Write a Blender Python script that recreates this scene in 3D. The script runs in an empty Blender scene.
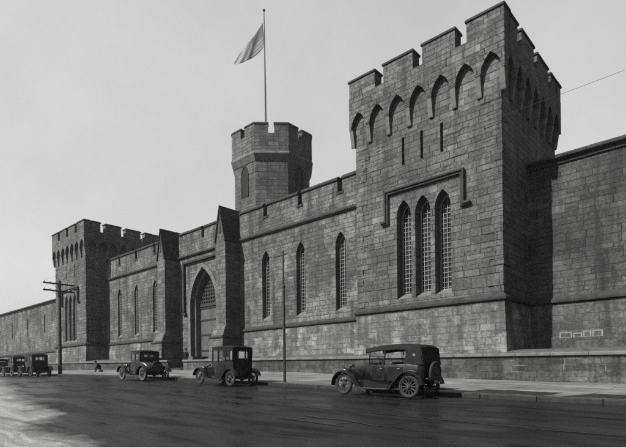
import bpy, bmesh, math, random
from mathutils import Vector, Matrix, noise
from mathutils.geometry import tessellate_polygon
R = math.radians
random.seed(7)
S = bpy.context.scene
COL = S.collection

# ------------------------------------------------------------------ helpers
class MB:
    def __init__(s): s.v = []; s.f = []
    def add(s, vs, fs):
        b = len(s.v); s.v += [tuple(p) for p in vs]; s.f += [tuple(i + b for i in f) for f in fs]
    def box(s, x0, x1, y0, y1, z0, z1):
        s.add([(x0,y0,z0),(x1,y0,z0),(x1,y1,z0),(x0,y1,z0),(x0,y0,z1),(x1,y0,z1),(x1,y1,z1),(x0,y1,z1)],
              [(0,3,2,1),(4,5,6,7),(0,1,5,4),(1,2,6,5),(2,3,7,6),(3,0,4,7)])
    def prism(s, poly, fn, a, b, holes=(), back=True, reveal=None):
        """poly: 2D outline, fn(u,v,w)->xyz, extruded from w=a to w=b; holes are cut in the face at w=a with reveals"""
        loops = [list(poly)] + [list(h) for h in holes]
        flat = [p for l in loops for p in l]
        tris = tessellate_polygon([[Vector((p[0], p[1], 0)) for p in l] for l in loops])
        s.add([fn(p[0], p[1], a) for p in flat], tris)
        n = len(poly)
        if back:
            t2 = tessellate_polygon([[Vector((p[0], p[1], 0)) for p in poly]])
            s.add([fn(p[0], p[1], b) for p in poly], t2)
        s.add([fn(p[0], p[1], a) for p in poly] + [fn(p[0], p[1], b) for p in poly],
              [(i, (i+1) % n, (i+1) % n + n, i + n) for i in range(n)])
        for h in holes:
            m = len(h); rv = b if reveal is None else reveal
            s.add([fn(p[0], p[1], a) for p in h] + [fn(p[0], p[1], rv) for p in h],
                  [(i, (i+1) % m, (i+1) % m + m, i + m) for i in range(m)])
    def loft(s, secs, cap=True, closed=True):
        n = len(secs[0]); vs = [p for q in secs for p in q]; fs = []
        for k in range(len(secs) - 1):
            for i in range(n if closed else n - 1):
                j = (i + 1) % n
                fs.append((k*n+i, k*n+j, (k+1)*n+j, (k+1)*n+i))
        if cap:
            fs.append(tuple(range(n))); fs.append(tuple(range((len(secs)-1)*n, len(secs)*n)))
        s.add(vs, fs)
    def tube(s, pts, r, n=8, cap=True):
        pts = [Vector(p) for p in pts]; rs = r if isinstance(r, (list, tuple)) else [r] * len(pts)
        secs = []; up = None
        for i, p in enumerate(pts):
            d = (pts[min(i+1, len(pts)-1)] - pts[max(i-1, 0)]).normalized()
            if up is None:
                up = Vector((0,0,1)) if abs(d.z) < .9 else Vector((1,0,0))
            a = d.cross(up).normalized(); b = a.cross(d).normalized(); up = b
            secs.append([p + (a*math.cos(2*math.pi*k/n) + b*math.sin(2*math.pi*k/n))*rs[i] for k in range(n)])
        s.loft(secs, cap)
    def ring(s, c, R_, r, axis='y', n=28, m=8, sx=1.0):
        secs = []
        for i in range(n):
            a = 2*math.pi*i/n; q = []
            for j in range(m):
                b = 2*math.pi*j/m; rr = R_ + r*math.cos(b); w = r*sx*math.sin(b)
                if axis == 'y': q.append((c[0]+rr*math.cos(a), c[1]+w, c[2]+rr*math.sin(a)))
                elif axis == 'x': q.append((c[0]+w, c[1]+rr*math.cos(a), c[2]+rr*math.sin(a)))
                else: q.append((c[0]+rr*math.cos(a), c[1]+rr*math.sin(a), c[2]+w))
            secs.append(q)
        vs = [p for q in secs for p in q]
        s.add(vs, [(i*m+j, i*m+(j+1) % m, ((i+1) % n)*m+(j+1) % m, ((i+1) % n)*m+j) for i in range(n) for j in range(m)])
    def lathe(s, c, prof, axis='x', n=20):
        secs = []
        for (r, w) in prof:
            q = []
            for k in range(n):
                a = 2*math.pi*k/n
                if axis == 'x': q.append((c[0]+w, c[1]+r*math.cos(a), c[2]+r*math.sin(a)))
                elif axis == 'y': q.append((c[0]+r*math.cos(a), c[1]+w, c[2]+r*math.sin(a)))
                else: q.append((c[0]+r*math.cos(a), c[1]+r*math.sin(a), c[2]+w))
            secs.append(q)
        s.loft(secs, True)
    def build(s, name, mat, parent=None, smooth=False, bevel=0, world=False):
        me = bpy.data.meshes.new(name); me.from_pydata(s.v, [], s.f)
        bm = bmesh.new(); bm.from_mesh(me)
        bmesh.ops.remove_doubles(bm, verts=bm.verts, dist=.0004)
        bmesh.ops.recalc_face_normals(bm, faces=bm.faces)
        uv = bm.loops.layers.uv.new('UVMap')
        for f in bm.faces:
            n = f.normal
            if abs(n.z) > .75: tu, tv = Vector((1,0,0)), Vector((0,1,0))
            else:
                tu = Vector((-n.y, n.x, 0)).normalized(); tv = Vector((0,0,1))
                if abs(tu.x) < .02: tu = Vector((0,1,0))
                if abs(tu.y) < .02: tu = Vector((1,0,0))
            for l in f.loops: l[uv].uv = (l.vert.co.dot(tu), l.vert.co.dot(tv))
            f.smooth = smooth
        bm.to_mesh(me); bm.free()
        if smooth: me.set_sharp_from_angle(angle=R(40))
        me.materials.append(mat)
        o = bpy.data.objects.new(name, me); COL.objects.link(o)
        if parent: o.parent = parent
        if bevel:
            m = o.modifiers.new('bevel', 'BEVEL'); m.width = bevel; m.segments = 2; m.limit_method = 'ANGLE'; m.angle_limit = R(35)
        return o

def tag(o, label=None, cat=None, group=None, kind=None):
    if label: o['label'] = label
    if cat: o['category'] = cat
    if group: o['group'] = group
    if kind: o['kind'] = kind
    return o
def thing(name, label, cat, loc=(0,0,0), rz=0, group=None):
    o = bpy.data.objects.new(name, None); COL.objects.link(o)
    o.location = loc; o.rotation_euler = (0, 0, rz); o.empty_display_size = .3
    return tag(o, label, cat, group)

# ------------------------------------------------------------------ materials
class NT:
    def __init__(s, name):
        s.m = bpy.data.materials.new(name); s.m.use_nodes = True
        s.t = s.m.node_tree; s.b = s.t.nodes['Principled BSDF']
    def n(s, typ, **kw):
        o = s.t.nodes.new(typ)
        for k, v in kw.items():
            if k in ('ins',):
                for a, b in v.items(): s.set(o.inputs[a], b)
            else: setattr(o, k, v)
        return o
    def set(s, inp, v):
        if isinstance(v, bpy.types.NodeSocket): s.t.links.new(v, inp)
        else: inp.default_value = v
    def math(s, op, a, b=None, c=None):
        o = s.n('ShaderNodeMath', operation=op); s.set(o.inputs[0], a)
        if b is not None: s.set(o.inputs[1], b)
        if c is not None: s.set(o.inputs[2], c)
        return o.outputs[0]
    def mix(s, f, a, b):
        o = s.n('ShaderNodeMix', data_type='RGBA'); s.set(o.inputs[0], f)
        for i, v in ((6, a), (7, b)):
            if isinstance(v, (float, int)): v = (v, v, v, 1)
            s.set(o.inputs[i], v)
        return o.outputs[2]
    def noise(s, vec, scale, detail=4, rough=.55, dim='3D'):
        o = s.n('ShaderNodeTexNoise', noise_dimensions=dim)
        if dim == '1D': s.set(o.inputs['W'], vec)
        else: s.set(o.inputs['Vector'], vec)
        o.inputs['Scale'].default_value = scale; o.inputs['Detail'].default_value = detail; o.inputs['Roughness'].default_value = rough
        return o.outputs[0]
    def ramp(s, f, stops):
        o = s.n('ShaderNodeValToRGB'); s.set(o.inputs[0], f); e = o.color_ramp.elements
        while len(e) < len(stops): e.new(.5)
        for i, (p, c) in enumerate(stops):
            e[i].position = p; e[i].color = (c, c, c, 1) if isinstance(c, (int, float)) else c
        return o.outputs[0]
    def vec(s, x, y, z=0.0):
        o = s.n('ShaderNodeCombineXYZ'); s.set(o.inputs[0], x); s.set(o.inputs[1], y); s.set(o.inputs[2], z); return o.outputs[0]
    def pos(s): return s.n('ShaderNodeNewGeometry').outputs['Position']
    def sep(s, v):
        o = s.n('ShaderNodeSeparateXYZ'); s.set(o.inputs[0], v); return o.outputs
    def bump(s, h, strength=.5, dist=.02):
        o = s.n('ShaderNodeBump'); o.inputs['Strength'].default_value = strength; o.inputs['Distance'].default_value = dist
        s.set(o.inputs['Height'], h); s.set(s.b.inputs['Normal'], o.outputs[0])

def stone(name, dark, light, mortar, row=.46, width=1.0, mort=.014, seed=0., stain=.5, bump=.9, blotch=0., patchy=False):
    t = NT(name)
    uv = t.n('ShaderNodeUVMap').outputs[0]; x, y, _ = t.sep(uv)
    # courses of uneven height: warp v by 1-D noise; blocks of uneven length: per-course offset and stretch
    yn = t.noise(t.math('ADD', y, 13.7 + seed), .75, 1, .5, '1D')
    yw = t.math('ADD', y, t.math('MULTIPLY', t.math('SUBTRACT', yn, .5), .60))
    rowi = t.math('FLOOR', t.math('DIVIDE', yw, row))
    wn = t.n('ShaderNodeTexWhiteNoise', noise_dimensions='1D'); t.set(wn.inputs['W'], t.math('ADD', rowi, seed))
    xo = t.math('ADD', x, t.math('MULTIPLY', wn.outputs['Value'], 7.))
    xn = t.noise(t.vec(t.math('MULTIPLY', xo, 1.), t.math('MULTIPLY', rowi, 5.3), seed), .9, 1)
    xw = t.math('ADD', xo, t.math('MULTIPLY', t.math('SUBTRACT', xn, .5), 1.0))
    # slight waviness of the joints
    jn = t.noise(t.vec(x, y, 2.), 3.2, 2)
    yj = t.math('ADD', yw, t.math('MULTIPLY', t.math('SUBTRACT', jn, .5), .035))
    br = t.n('ShaderNodeTexBrick', offset=.5, offset_frequency=2, squash=1.0)
    t.set(br.inputs['Vector'], t.vec(xw, yj)); br.inputs['Scale'].default_value = 1.
    br.inputs['Color1'].default_value = (0,0,0,1); br.inputs['Color2'].default_value = (1,1,1,1); br.inputs['Mortar'].default_value = (.5,.5,.5,1)
    br.inputs['Mortar Size'].default_value = mort; br.inputs['Mortar Smooth'].default_value = .6
    br.inputs['Brick Width'].default_value = width; br.inputs['Row Height'].default_value = row
    P = t.pos()
    fine = t.noise(P, 7, 8, .72); big = t.noise(P, .23, 5, .6)
    px, py, pz = t.sep(P)
    streak = t.noise(t.vec(t.math('MULTIPLY', t.math('ADD', px, py), 1.6), t.math('MULTIPLY', pz, .12), 3.), 1., 5, .6)
    v = t.mix(t.ramp(br.outputs['Color'], [(.0, .05), (.2, .33), (.8, .60), (1., .95)]), dark, light)
    v = t.mix(t.ramp(fine, [(.50, 0.), (.70, .8)]), t.mix(t.ramp(fine, [(.32, .85), (.49, 0.)]), v, dark*.7), light*1.35)
    v = t.mix(t.ramp(big, [(.38, stain), (.62, 0.)]), v, dark*.62)
    v = t.mix(t.ramp(streak, [(.34, stain*1.3), (.52, 0.)]), v, dark*.55)
    mid = t.noise(P, 1.1, 7, .7)
    v = t.mix(t.ramp(mid, [(.36, .4), (.54, 0.)]), v, dark*.9)
    if blotch:
        bl = t.noise(P, .75, 6, .7)
        v = t.mix(t.ramp(bl, [(.52, 0.), (.66, blotch)]), v, light*1.5)
    mn = t.noise(P, .5, 5, .7)
    v = t.mix(t.math('MULTIPLY', br.outputs['Fac'], t.ramp(mn, [(.50, .0), (.60, 1.)] if patchy else [(.42, .4), (.62, 1.)])), v, mortar)
    t.set(t.b.inputs['Base Color'], v); t.b.inputs['Roughness'].default_value = .92
    t.b.inputs['Specular IOR Level'].default_value = .1
    h = t.math('ADD', t.math('MULTIPLY', t.math('SUBTRACT', 1., br.outputs['Fac']), .6),
               t.math('ADD', t.math('MULTIPLY', fine, .55), t.math('MULTIPLY', br.outputs['Color'], .35)))
    t.bump(h, bump, .08)
    return t.m

def plain(name, c, rough=.6, metal=0., var=0., scale=6., bumps=0., coat=0., dist=.01):
    t = NT(name); P = t.n('ShaderNodeTexCoord').outputs['Object']
    if var:
        t.set(t.b.inputs['Base Color'], t.mix(t.ramp(t.noise(P, scale, 5, .6), [(.3, 0.), (.7, 1.)]), c*(1-var), c*(1+var)))
        t.set(t.b.inputs['Roughness'], t.ramp(t.noise(P, scale*.6, 4), [(.3, max(.02, rough-.1)), (.7, min(1, rough+.12))]))
    else:
        t.b.inputs['Base Color'].default_value = (c, c, c, 1); t.b.inputs['Roughness'].default_value = rough
    t.b.inputs['Metallic'].default_value = metal; t.b.inputs['Coat Weight'].default_value = coat
    t.b.inputs['Specular IOR Level'].default_value = .22 if rough < .4 else .12
    if bumps: t.bump(t.noise(P, scale*2, 5), bumps, dist)
    return t.m

M = {}
M['stone'] = stone('tower_stone', .034, .122, .012, .34, .86, .021)
M['stone_wall'] = stone('wall_stone', .036, .130, .024, .31, .76, .020, 4., .65, 1., .35)
M['stone_base'] = stone('base_stone', .042, .132, .06, .36, .95, .018, 9., .6, .9, .7)
M['stone_terrace'] = stone('terrace_stone', .020, .080, .13, .25, .80, .014, 15., .6, 1., .35, True)
M['trim'] = plain('dressed_stone', .07, .85, 0, .35, 2.5, .4)
M['trim_dark'] = plain('weathered_coping', .024, .85, 0, .4, 2.5, .4)
M['stone_dim'] = stone('dimmed_wall_stone', .022, .088, .018, .33, .85, .020, 31., .65, 1., .2)  # right wall: light falloff towards the frame edge put into a darker stone colour
M['stone_dim_base'] = stone('dimmed_base_stone', .024, .085, .05, .38, 1.0, .018, 37., .6, .9, .35)  # base of the right wall, dimmed in its colour the same way
M['pier'] = stone('pier_stone', .036, .115, .02, .36, .8, .016, 21., .4)
M['door'] = plain('door_timber', .06, .7, 0, .3, 3., .3)
M['iron'] = plain('dark_iron', .03, .5, .3, .3, 8.)
M['grille'] = plain('painted_window_bars', .15, .6, 0, .2, 6.)
M['pane'] = plain('dark_glass', .010, .45)
M['paint'] = plain('black_car_paint', .004, .3, 0, .3, 3., 0, .12)
M['paint_grey'] = plain('dull_grey_car_paint', .012, .3, 0, .25, 3., 0, .25)
M['fender'] = plain('fender_enamel', .007, .25, 0, .3, 3., 0, .2)
M['canvas'] = plain('soft_top_canvas', .007, .7, 0, .3, 6., .25)
M['tyre'] = plain('tyre_rubber', .020, .8, 0, .5, 9., .2)
M['tyre_pale'] = plain('dusty_pale_tyre', .075, .85, 0, .2, 9., .2)
M['spoke'] = plain('wood_spokes', .035, .55, 0, .3, 7.)
M['chassis'] = plain('oily_chassis', .012, .6, 0, .3, 7.)
M['leather'] = plain('seat_leather', .03, .5, 0, .3, 9., .2)
M['nickel'] = plain('dulled_nickel', .07, .35, 1.)
M['lens'] = plain('lamp_glass', .12, .1)
M['plate'] = plain('plate_enamel', .1, .4)
M['wood_pole'] = plain('creosoted_pole', .035, .85, 0, .4, 4., .4)
M['porcelain'] = plain('porcelain', .45, .2)
M['wire'] = plain('wire', .03, .6)
M['flagpole'] = plain('flagpole_paint', .04, .7)
M['cloth'] = plain('dark_cloth', .007, .9, 0, .3, 12., .3)
M['skin'] = plain('skin', .12, .6)
M['hair'] = plain('hair', .008, .7)

def glassy(name):
    t = NT(name)
    t.b.inputs['Base Color'].default_value = (.6,.6,.6,1); t.b.inputs['Roughness'].default_value = .03
    tr = t.n('ShaderNodeBsdfTransparent'); tr.inputs[0].default_value = (.8,.8,.8,1)
    gl = t.n('ShaderNodeBsdfGlossy'); gl.inputs['Roughness'].default_value = .03
    fr = t.n('ShaderNodeFresnel'); fr.inputs[0].default_value = 1.5
    mx = t.n('ShaderNodeMixShader'); t.set(mx.inputs[0], fr.outputs[0]); t.set(mx.inputs[1], tr.outputs[0]); t.set(mx.inputs[2], gl.outputs[0])
    t.set(t.t.nodes['Material Output'].inputs[0], mx.outputs[0]); return t.m
M['glass'] = glassy('car_window_glass')

# road: wet dark macadam with long wheel streaks
def road_mat():
    t = NT('wet_road'); P = t.pos(); x, y, z = t.sep(P)
    wob = t.noise(P, .12, 3)
    ys = t.math('ADD', y, t.math('MULTIPLY', wob, 3.))
    st = t.noise(t.vec(t.math('MULTIPLY', x, .09), t.math('MULTIPLY', ys, 1.3), 0.), 1., 6, .62)
    st2 = t.noise(t.vec(t.math('MULTIPLY', x, .35), t.math('MULTIPLY', ys, 7.), 4.), 1., 7, .7)
    blot = t.noise(t.vec(t.math('MULTIPLY', x, .28), t.math('MULTIPLY', ys, .85), 9.), 1., 7, .62); fine = t.noise(P, 28, 5, .7)
    c = t.mix(t.ramp(st, [(.38, 0.), (.62, 1.)]), .003, .012)
    c = t.mix(t.ramp(st2, [(.48, 0.), (.68, .6)]), c, .024)
    c = t.mix(t.ramp(blot, [(.4, .65), (.56, 0.)]), c, .004)
    c = t.mix(t.ramp(fine, [(.55, 0.), (.8, .5)]), c, .035)
    # wet sky sheen on the camera-side corner, painted in as pale colour
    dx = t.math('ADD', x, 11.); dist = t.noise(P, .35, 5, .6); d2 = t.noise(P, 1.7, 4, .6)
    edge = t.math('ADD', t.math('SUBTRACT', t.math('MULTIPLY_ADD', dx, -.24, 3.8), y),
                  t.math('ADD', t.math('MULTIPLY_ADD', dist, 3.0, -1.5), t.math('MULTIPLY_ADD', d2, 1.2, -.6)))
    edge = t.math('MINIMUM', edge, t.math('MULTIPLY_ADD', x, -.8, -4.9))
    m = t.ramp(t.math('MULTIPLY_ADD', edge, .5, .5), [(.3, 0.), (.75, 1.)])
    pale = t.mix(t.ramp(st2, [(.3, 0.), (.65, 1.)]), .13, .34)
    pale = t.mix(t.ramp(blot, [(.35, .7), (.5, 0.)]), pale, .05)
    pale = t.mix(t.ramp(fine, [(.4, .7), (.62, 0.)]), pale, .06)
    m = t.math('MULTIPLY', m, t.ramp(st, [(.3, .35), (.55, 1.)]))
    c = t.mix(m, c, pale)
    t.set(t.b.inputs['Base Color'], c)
    r = t.ramp(blot, [(.40, .20), (.52, .42), (.66, .8)])
    r = t.mix(t.ramp(st2, [(.45, .0), (.7, .5)]), r, .6)
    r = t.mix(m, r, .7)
    t.set(t.b.inputs['Roughness'], r); t.set(t.b.inputs['Specular IOR Level'], t.ramp(blot, [(.42, .26), (.56, .08)]))
    h = t.math('ADD', t.math('MULTIPLY', fine, .5), t.math('ADD', t.math('MULTIPLY', st2, .5), t.math('MULTIPLY', blot, .8)))
    h = t.math('MULTIPLY', h, t.ramp(blot, [(.42, .35), (.54, 1.)]))
    t.bump(h, .35, .015)
    return t.m
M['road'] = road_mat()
def walk_mat():
    t = NT('sidewalk_flags'); P = t.pos(); x, y, z = t.sep(P)
    br = t.n('ShaderNodeTexBrick', offset=.5); t.set(br.inputs['Vector'], t.vec(x, y))
    br.inputs['Scale'].default_value = 1.; br.inputs['Brick Width'].default_value = 1.9; br.inputs['Row Height'].default_value = 1.35
    br.inputs['Mortar Size'].default_value = .018; br.inputs['Mortar Smooth'].default_value = .3
    br.inputs['Color1'].default_value = (0,0,0,1); br.inputs['Color2'].default_value = (1,1,1,1)
    bl = t.noise(P, .5, 6, .65); fine = t.noise(P, 14, 5, .65); ln = t.noise(t.vec(t.math('MULTIPLY', x, .25), t.math('MULTIPLY', y, 1.5), 0.), 1., 5, .6)
    c = t.mix(br.outputs['Color'], .085, .115)
    c = t.mix(t.ramp(bl, [(.42, .85), (.58, 0.)]), c, .045)
    c = t.mix(t.ramp(ln, [(.38, .6), (.55, 0.)]), c, .045)
    c = t.mix(t.ramp(fine, [(.5, 0.), (.8, .4)]), c, .15)
    c = t.mix(br.outputs['Fac'], c, .02)
    # soot and damp towards the gutter
    g = t.math('ADD', y, t.math('MULTIPLY_ADD', bl, 2.4, -1.2))
    c = t.mix(t.ramp(t.math('MULTIPLY_ADD', g, .25, -3.95), [(.0, .8), (.55, 0.)]), c, .022)
    t.set(t.b.inputs['Base Color'], c)
    t.set(t.b.inputs['Roughness'], t.ramp(ln, [(.35, .4), (.6, .85)]))
    t.bump(t.math('SUBTRACT', t.math('MULTIPLY', fine, .5), br.outputs['Fac']), .5, .012)
    return t.m
M['walk'] = walk_mat()
M['bank'] = plain('bank_earth_and_grass', .055, .95, 0, .5, 3., .8, 0, .04)
M['bank_pale'] = plain('worn_terrace_gravel', .16, .95, 0, .35, 2., .7, 0, .03)
M['verge'] = plain('dark_verge_soil', .014, .9, 0, .5, 5., 1., 0, .04)
M['kerb'] = plain('granite_kerb', .018, .6, 0, .45, 5., .5)
M['ground'] = plain('ground_earth', .08, .95, 0, .4, .3, .5)

# ------------------------------------------------------------------ terrain profile
TX = [(-400,.9),(-200,.8),(-120,.5),(-75,.2),(-50,.02),(-38,-.08),(-27,-.29),(-18,-.56),(-9,-.86),(0,-1.07),(20,-1.4),(60,-1.9),(200,-2.4),(600,-2.6)]
def g(X):
    if X <= TX[0][0]: return TX[0][1]
    for i in range(len(TX)-1):
        x0, z0 = TX[i]; x1, z1 = TX[i+1]
        if X <= x1:
            def sl(k):
                k = max(1, min(len(TX)-2, k)); return (TX[k+1][1]-TX[k-1][1])/(TX[k+1][0]-TX[k-1][0])
            t = (X-x0)/(x1-x0); h = x1-x0; m0, m1 = sl(i)*h, sl(i+1)*h
            return (2*t**3-3*t*t+1)*z0 + (t**3-2*t*t+t)*m0 + (-2*t**3+3*t*t)*z1 + (t**3-t*t)*m1
    return TX[-1][1]
CURB, TW = 15.8, 24.0
def road_z(X, Y): return g(X) - .028*(CURB - max(Y, -6.)) if Y > -6 else g(X) - .028*(CURB+6)
def walk_z(X, Y): return g(X) + .14 + (Y-CURB)/8.2*max(.12, min(.40, .2 - .004*X))
def ledge_z(X): return .55 - .0150*max(-160, X)
def bank_z(X): return 1.0 - .0145*max(-160, X)
def xs_list(a, b, step):
    n = max(1, int(round((b-a)/step))); return [a+(b-a)*i/n for i in range(n+1)]
def sheet(name, mat, xs, ys, zf, kind='structure'):
    mb = MB(); nx = len(xs)
    mb.add([(x, y, zf(x, y)) for y in ys for x in xs],
           [(j*nx+i, j*nx+i+1, (j+1)*nx+i+1, (j+1)*nx+i) for j in range(len(ys)-1) for i in range(nx-1)])
    o = mb.build(name, mat, smooth=True); o['kind'] = kind; return o
XS = [-400,-300,-230,-180,-150] + xs_list(-130, 30, 1.5) + [40,60,90,150,250]
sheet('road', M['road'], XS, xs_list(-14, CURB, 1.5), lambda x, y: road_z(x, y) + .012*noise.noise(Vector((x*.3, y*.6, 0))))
sheet('sidewalk', M['walk'], XS, xs_list(CURB+.16, TW-.05, 1.2), walk_z)
sheet('ground', M['ground'], [-2500,-1200,-700]+XS+[500,1200,2500], [-2500,-900,-300,-100,-30,-14.5,0,15,23.9,24.2,33,50,100,300,900,2500],
      lambda x, y: (g(x)-.75 if y < 24 else min(g(x)-.3, ledge_z(x)-.9)))
sheet('near_pavement', M['walk'], XS, [-22,-18,-14.12], lambda x, y: road_z(x, y)+.13)
# kerb stones, one run
k = MB()
xx = xs_list(-160, 60, 1.8)
for a, b in zip(xx[:-1], xx[1:]):
    for (p, q) in ((a+.008, b-.008),):
        dz = random.uniform(-.008, .008); dy = random.uniform(-.01, .01)
        k.add([(p,CURB+dy,g(p)-.2),(q,CURB+dy,g(q)-.2),(q,CURB+.2,g(q)-.2),(p,CURB+.2,g(p)-.2),
               (p,CURB+dy,g(p)+.14+dz),(q,CURB+dy,g(q)+.14+dz),(q,CURB+.2,walk_z(q,CURB+.2)+.004),(p,CURB+.2,walk_z(p,CURB+.2)+.004)],
              [(0,3,2,1),(4,5,6,7),(0,1,5,4),(1,2,6,5),(2,3,7,6),(3,0,4,7)])
tag(k.build('kerb', M['kerb'], bevel=.015), kind='structure')
# planting strip beside the kerb, cut by paths
for a, b in ((-12.6,-8.6),(-7.6,-4.9),(-4.2,-1.2),(-.4,3),(4,8)):
    mb = MB(); n = 14; m = 5
    vs = []
    for j in range(m+1):
        for i in range(n+1):
            x = a + (b-a)*i/n + .35*(j/m); y = CURB+.42 + 1.5*j/m
            if i in (0, n): x += random.uniform(-.12,.12)
            if j in (0, m): y += random.uniform(-.08,.08)
            e = 0 if i in (0,n) or j in (0,m) else random.uniform(.01,.05)
            vs.append((x, y, walk_z(x, y)+.006+e))
    mb.add(vs, [(j*(n+1)+i, j*(n+1)+i+1, (j+1)*(n+1)+i+1, (j+1)*(n+1)+i) for j in range(m) for i in range(n)])
    tag(mb.build('verge', M['verge'], smooth=True), kind='structure')
# iron cover and tar seams in the road
def strip(name, pts, w, mat, lift=.008):
    mb = MB(); vs = []
    for i, (x, y) in enumerate(pts):
        x1, y1 = pts[min(i+1, len(pts)-1)]; x0, y0 = pts[max(i-1, 0)]
        L = math.hypot(x1-x0, y1-y0); nx, ny = -(y1-y0)/L, (x1-x0)/L
        ww = w*random.uniform(.7,1.3)
        for s in (-.5, .5): vs.append((x+nx*ww*s, y+ny*ww*s, road_z(x, y)+lift+.006))
    mb.add(vs, [(2*i, 2*i+1, 2*i+3, 2*i+2) for i in range(len(pts)-1)])
    return mb.build(name, mat)

for pts, w_ in (([(-8.3,8.9),(-7.6,8.75),(-6.9,8.8),(-6.0,8.5),(-5.2,8.55)], .07), ([(-8.6,8.2),(-7.6,8.1),(-6.4,8.05)], .06), ([(-7.9,8.9),(-8.0,8.5),(-8.05,8.2)], .05), ([(-6.6,8.7),(-6.7,8.4),(-6.8,8.1)], .05),
                ([(-26,10.5),(-22,10.2),(-18,10.4),(-13,10.1),(-8,10.3),(-3,10.0),(2,10.2)], .04)):
    o = strip('tar_seam', pts, w_, M['iron']); o['kind'] = 'structure'
# ------------------------------------------------------------------ masonry helpers
def lancet(cx, w, z0, zs, za, n=7):
    """pointed arch outline (counter-clockwise), u=x v=z"""
    h = w/2; H = za-zs
    Rr = (h*h+H*H)/(2*h) if H > h else h*1.0001
    pts = [(cx-h, z0), (cx+h, z0)]
    if H > h:
        amax = math.asin(min(1, H/Rr))
        for i in range(n+1):
            a = amax*i/n; pts.append((cx+h-Rr+Rr*math.cos(a), zs+Rr*math.sin(a)))
        for i in range(n-1, -1, -1):
            a = amax*i/n; pts.append((cx-h+Rr-Rr*math.cos(a), zs+Rr*math.sin(a)))
    else: pts += [(cx+h, zs), (cx, za), (cx-h, zs)]
    return pts
FY = lambda u, v, w: (u, w, v)
def rect_ring(mb, x0, x1, y0, y1, prof):
    secs = [[(x0-o, y0-o, z), (x1+o, y0-o, z), (x1+o, y1+o, z), (x0-o, y1+o, z)] for (o, z) in prof]
    secs.append(secs[0]); mb.loft(secs, False)
def run_mould(mb, x0, x1, y, prof):
    seg_prism(mb, [(-o, z) for (o, z) in prof], lambda u, v, w: (w, y+u, v), x0, x1)
def seg_prism(mb, poly, fn, a, b):
    x = a
    while x < b-.01:
        e = min(b, x+random.uniform(.9, 1.7))
        if b-e < .5: e = b
        du, dv = random.uniform(-.012, .012), random.uniform(-.010, .010)
        mb.prism(poly, lambda u, v, w: fn(u+du, v+dv, w), x+.004, e-.005)
        x = e
def lancet_window(parent, cx, w, z0, zs, za, y, depth, bars=True, fn=None):
    """recessed window: dark panes and pale iron bars (thing > window > pane, bars)"""
    yb = y + depth
    fr = MB()
    o = lancet(cx, w-.02, z0, zs, za-.02); i_ = lancet(cx, w-.22, z0+.1, zs, za-.2)
    fr.prism(o, FY, yb-.08, yb, holes=[i_], back=False, reveal=yb)
    win = fr.build('window', M['trim'], parent)
    pn = MB(); pn.prism(lancet(cx, w-.04, z0, zs, za-.05), FY, yb+.02, yb+.06); pn.build('pane', M['pane'], win)
    if bars:
        b = MB(); h = w/2-.12; H = za-.2-zs
        for k in (-1, 0, 1):
            x = cx + k*h*.62; ztop = zs + (H*(1-abs(k)*.62)*.95)
            b.box(x-.015, x+.015, yb-.05, yb-.02, z0+.1, ztop)
        z = z0 + .45
        while z < zs + .2:
            b.box(cx-h, cx+h, yb-.066, yb-.052, z-.011, z+.011); z += .29
        ol = lancet(cx, w-.22, z0+.1, zs, za-.2); il = lancet(cx, w-.31, z0+.15, zs, za-.3)
        b.prism(ol, FY, yb-.11, yb-.085, holes=[il], back=False, reveal=yb-.085)
        b.build('bars', M['grille'], win)
    return win
def sill_slope(mb, cx, w, z0, y, depth):
    mb.prism([(0, z0-.02), (depth, z0-.02), (depth, z0+.4)], lambda u, v, q: (q, y+.01+u, v), cx-w/2+.004, cx+w/2-.004)

MERG = 'merlons'
def merlon(parent, x0, x1, y0, y1, z0, z1, mat=None, over=.07, th=.22):
    z1 += random.uniform(-.035, .035); x0 += random.uniform(0, .03); x1 -= random.uniform(0, .03)
    mb = MB(); mb.box(x0, x1, y0, y1, z0, z1-th)
    m = mb.build('merlon', mat or M['stone'], parent, bevel=.02)
    c = MB(); c.loft([[(x0-over,y0-over,z1-th),(x1+over,y0-over,z1-th),(x1+over,y1+over,z1-th),(x0-over,y1+over,z1-th)],
                      [(x0-over,y0-over,z1-th+.12),(x1+over,y0-over,z1-th+.12),(x1+over,y1+over,z1-th+.12),(x0-over,y1+over,z1-th+.12)],
                      [(x0+.03,y0+.05,z1),(x1-.03,y0+.05,z1),(x1-.03,y1-.05,z1),(x0+.03,y1-.05,z1)]])
    c.build('coping', M['trim_dark'], m, bevel=.015)

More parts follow.
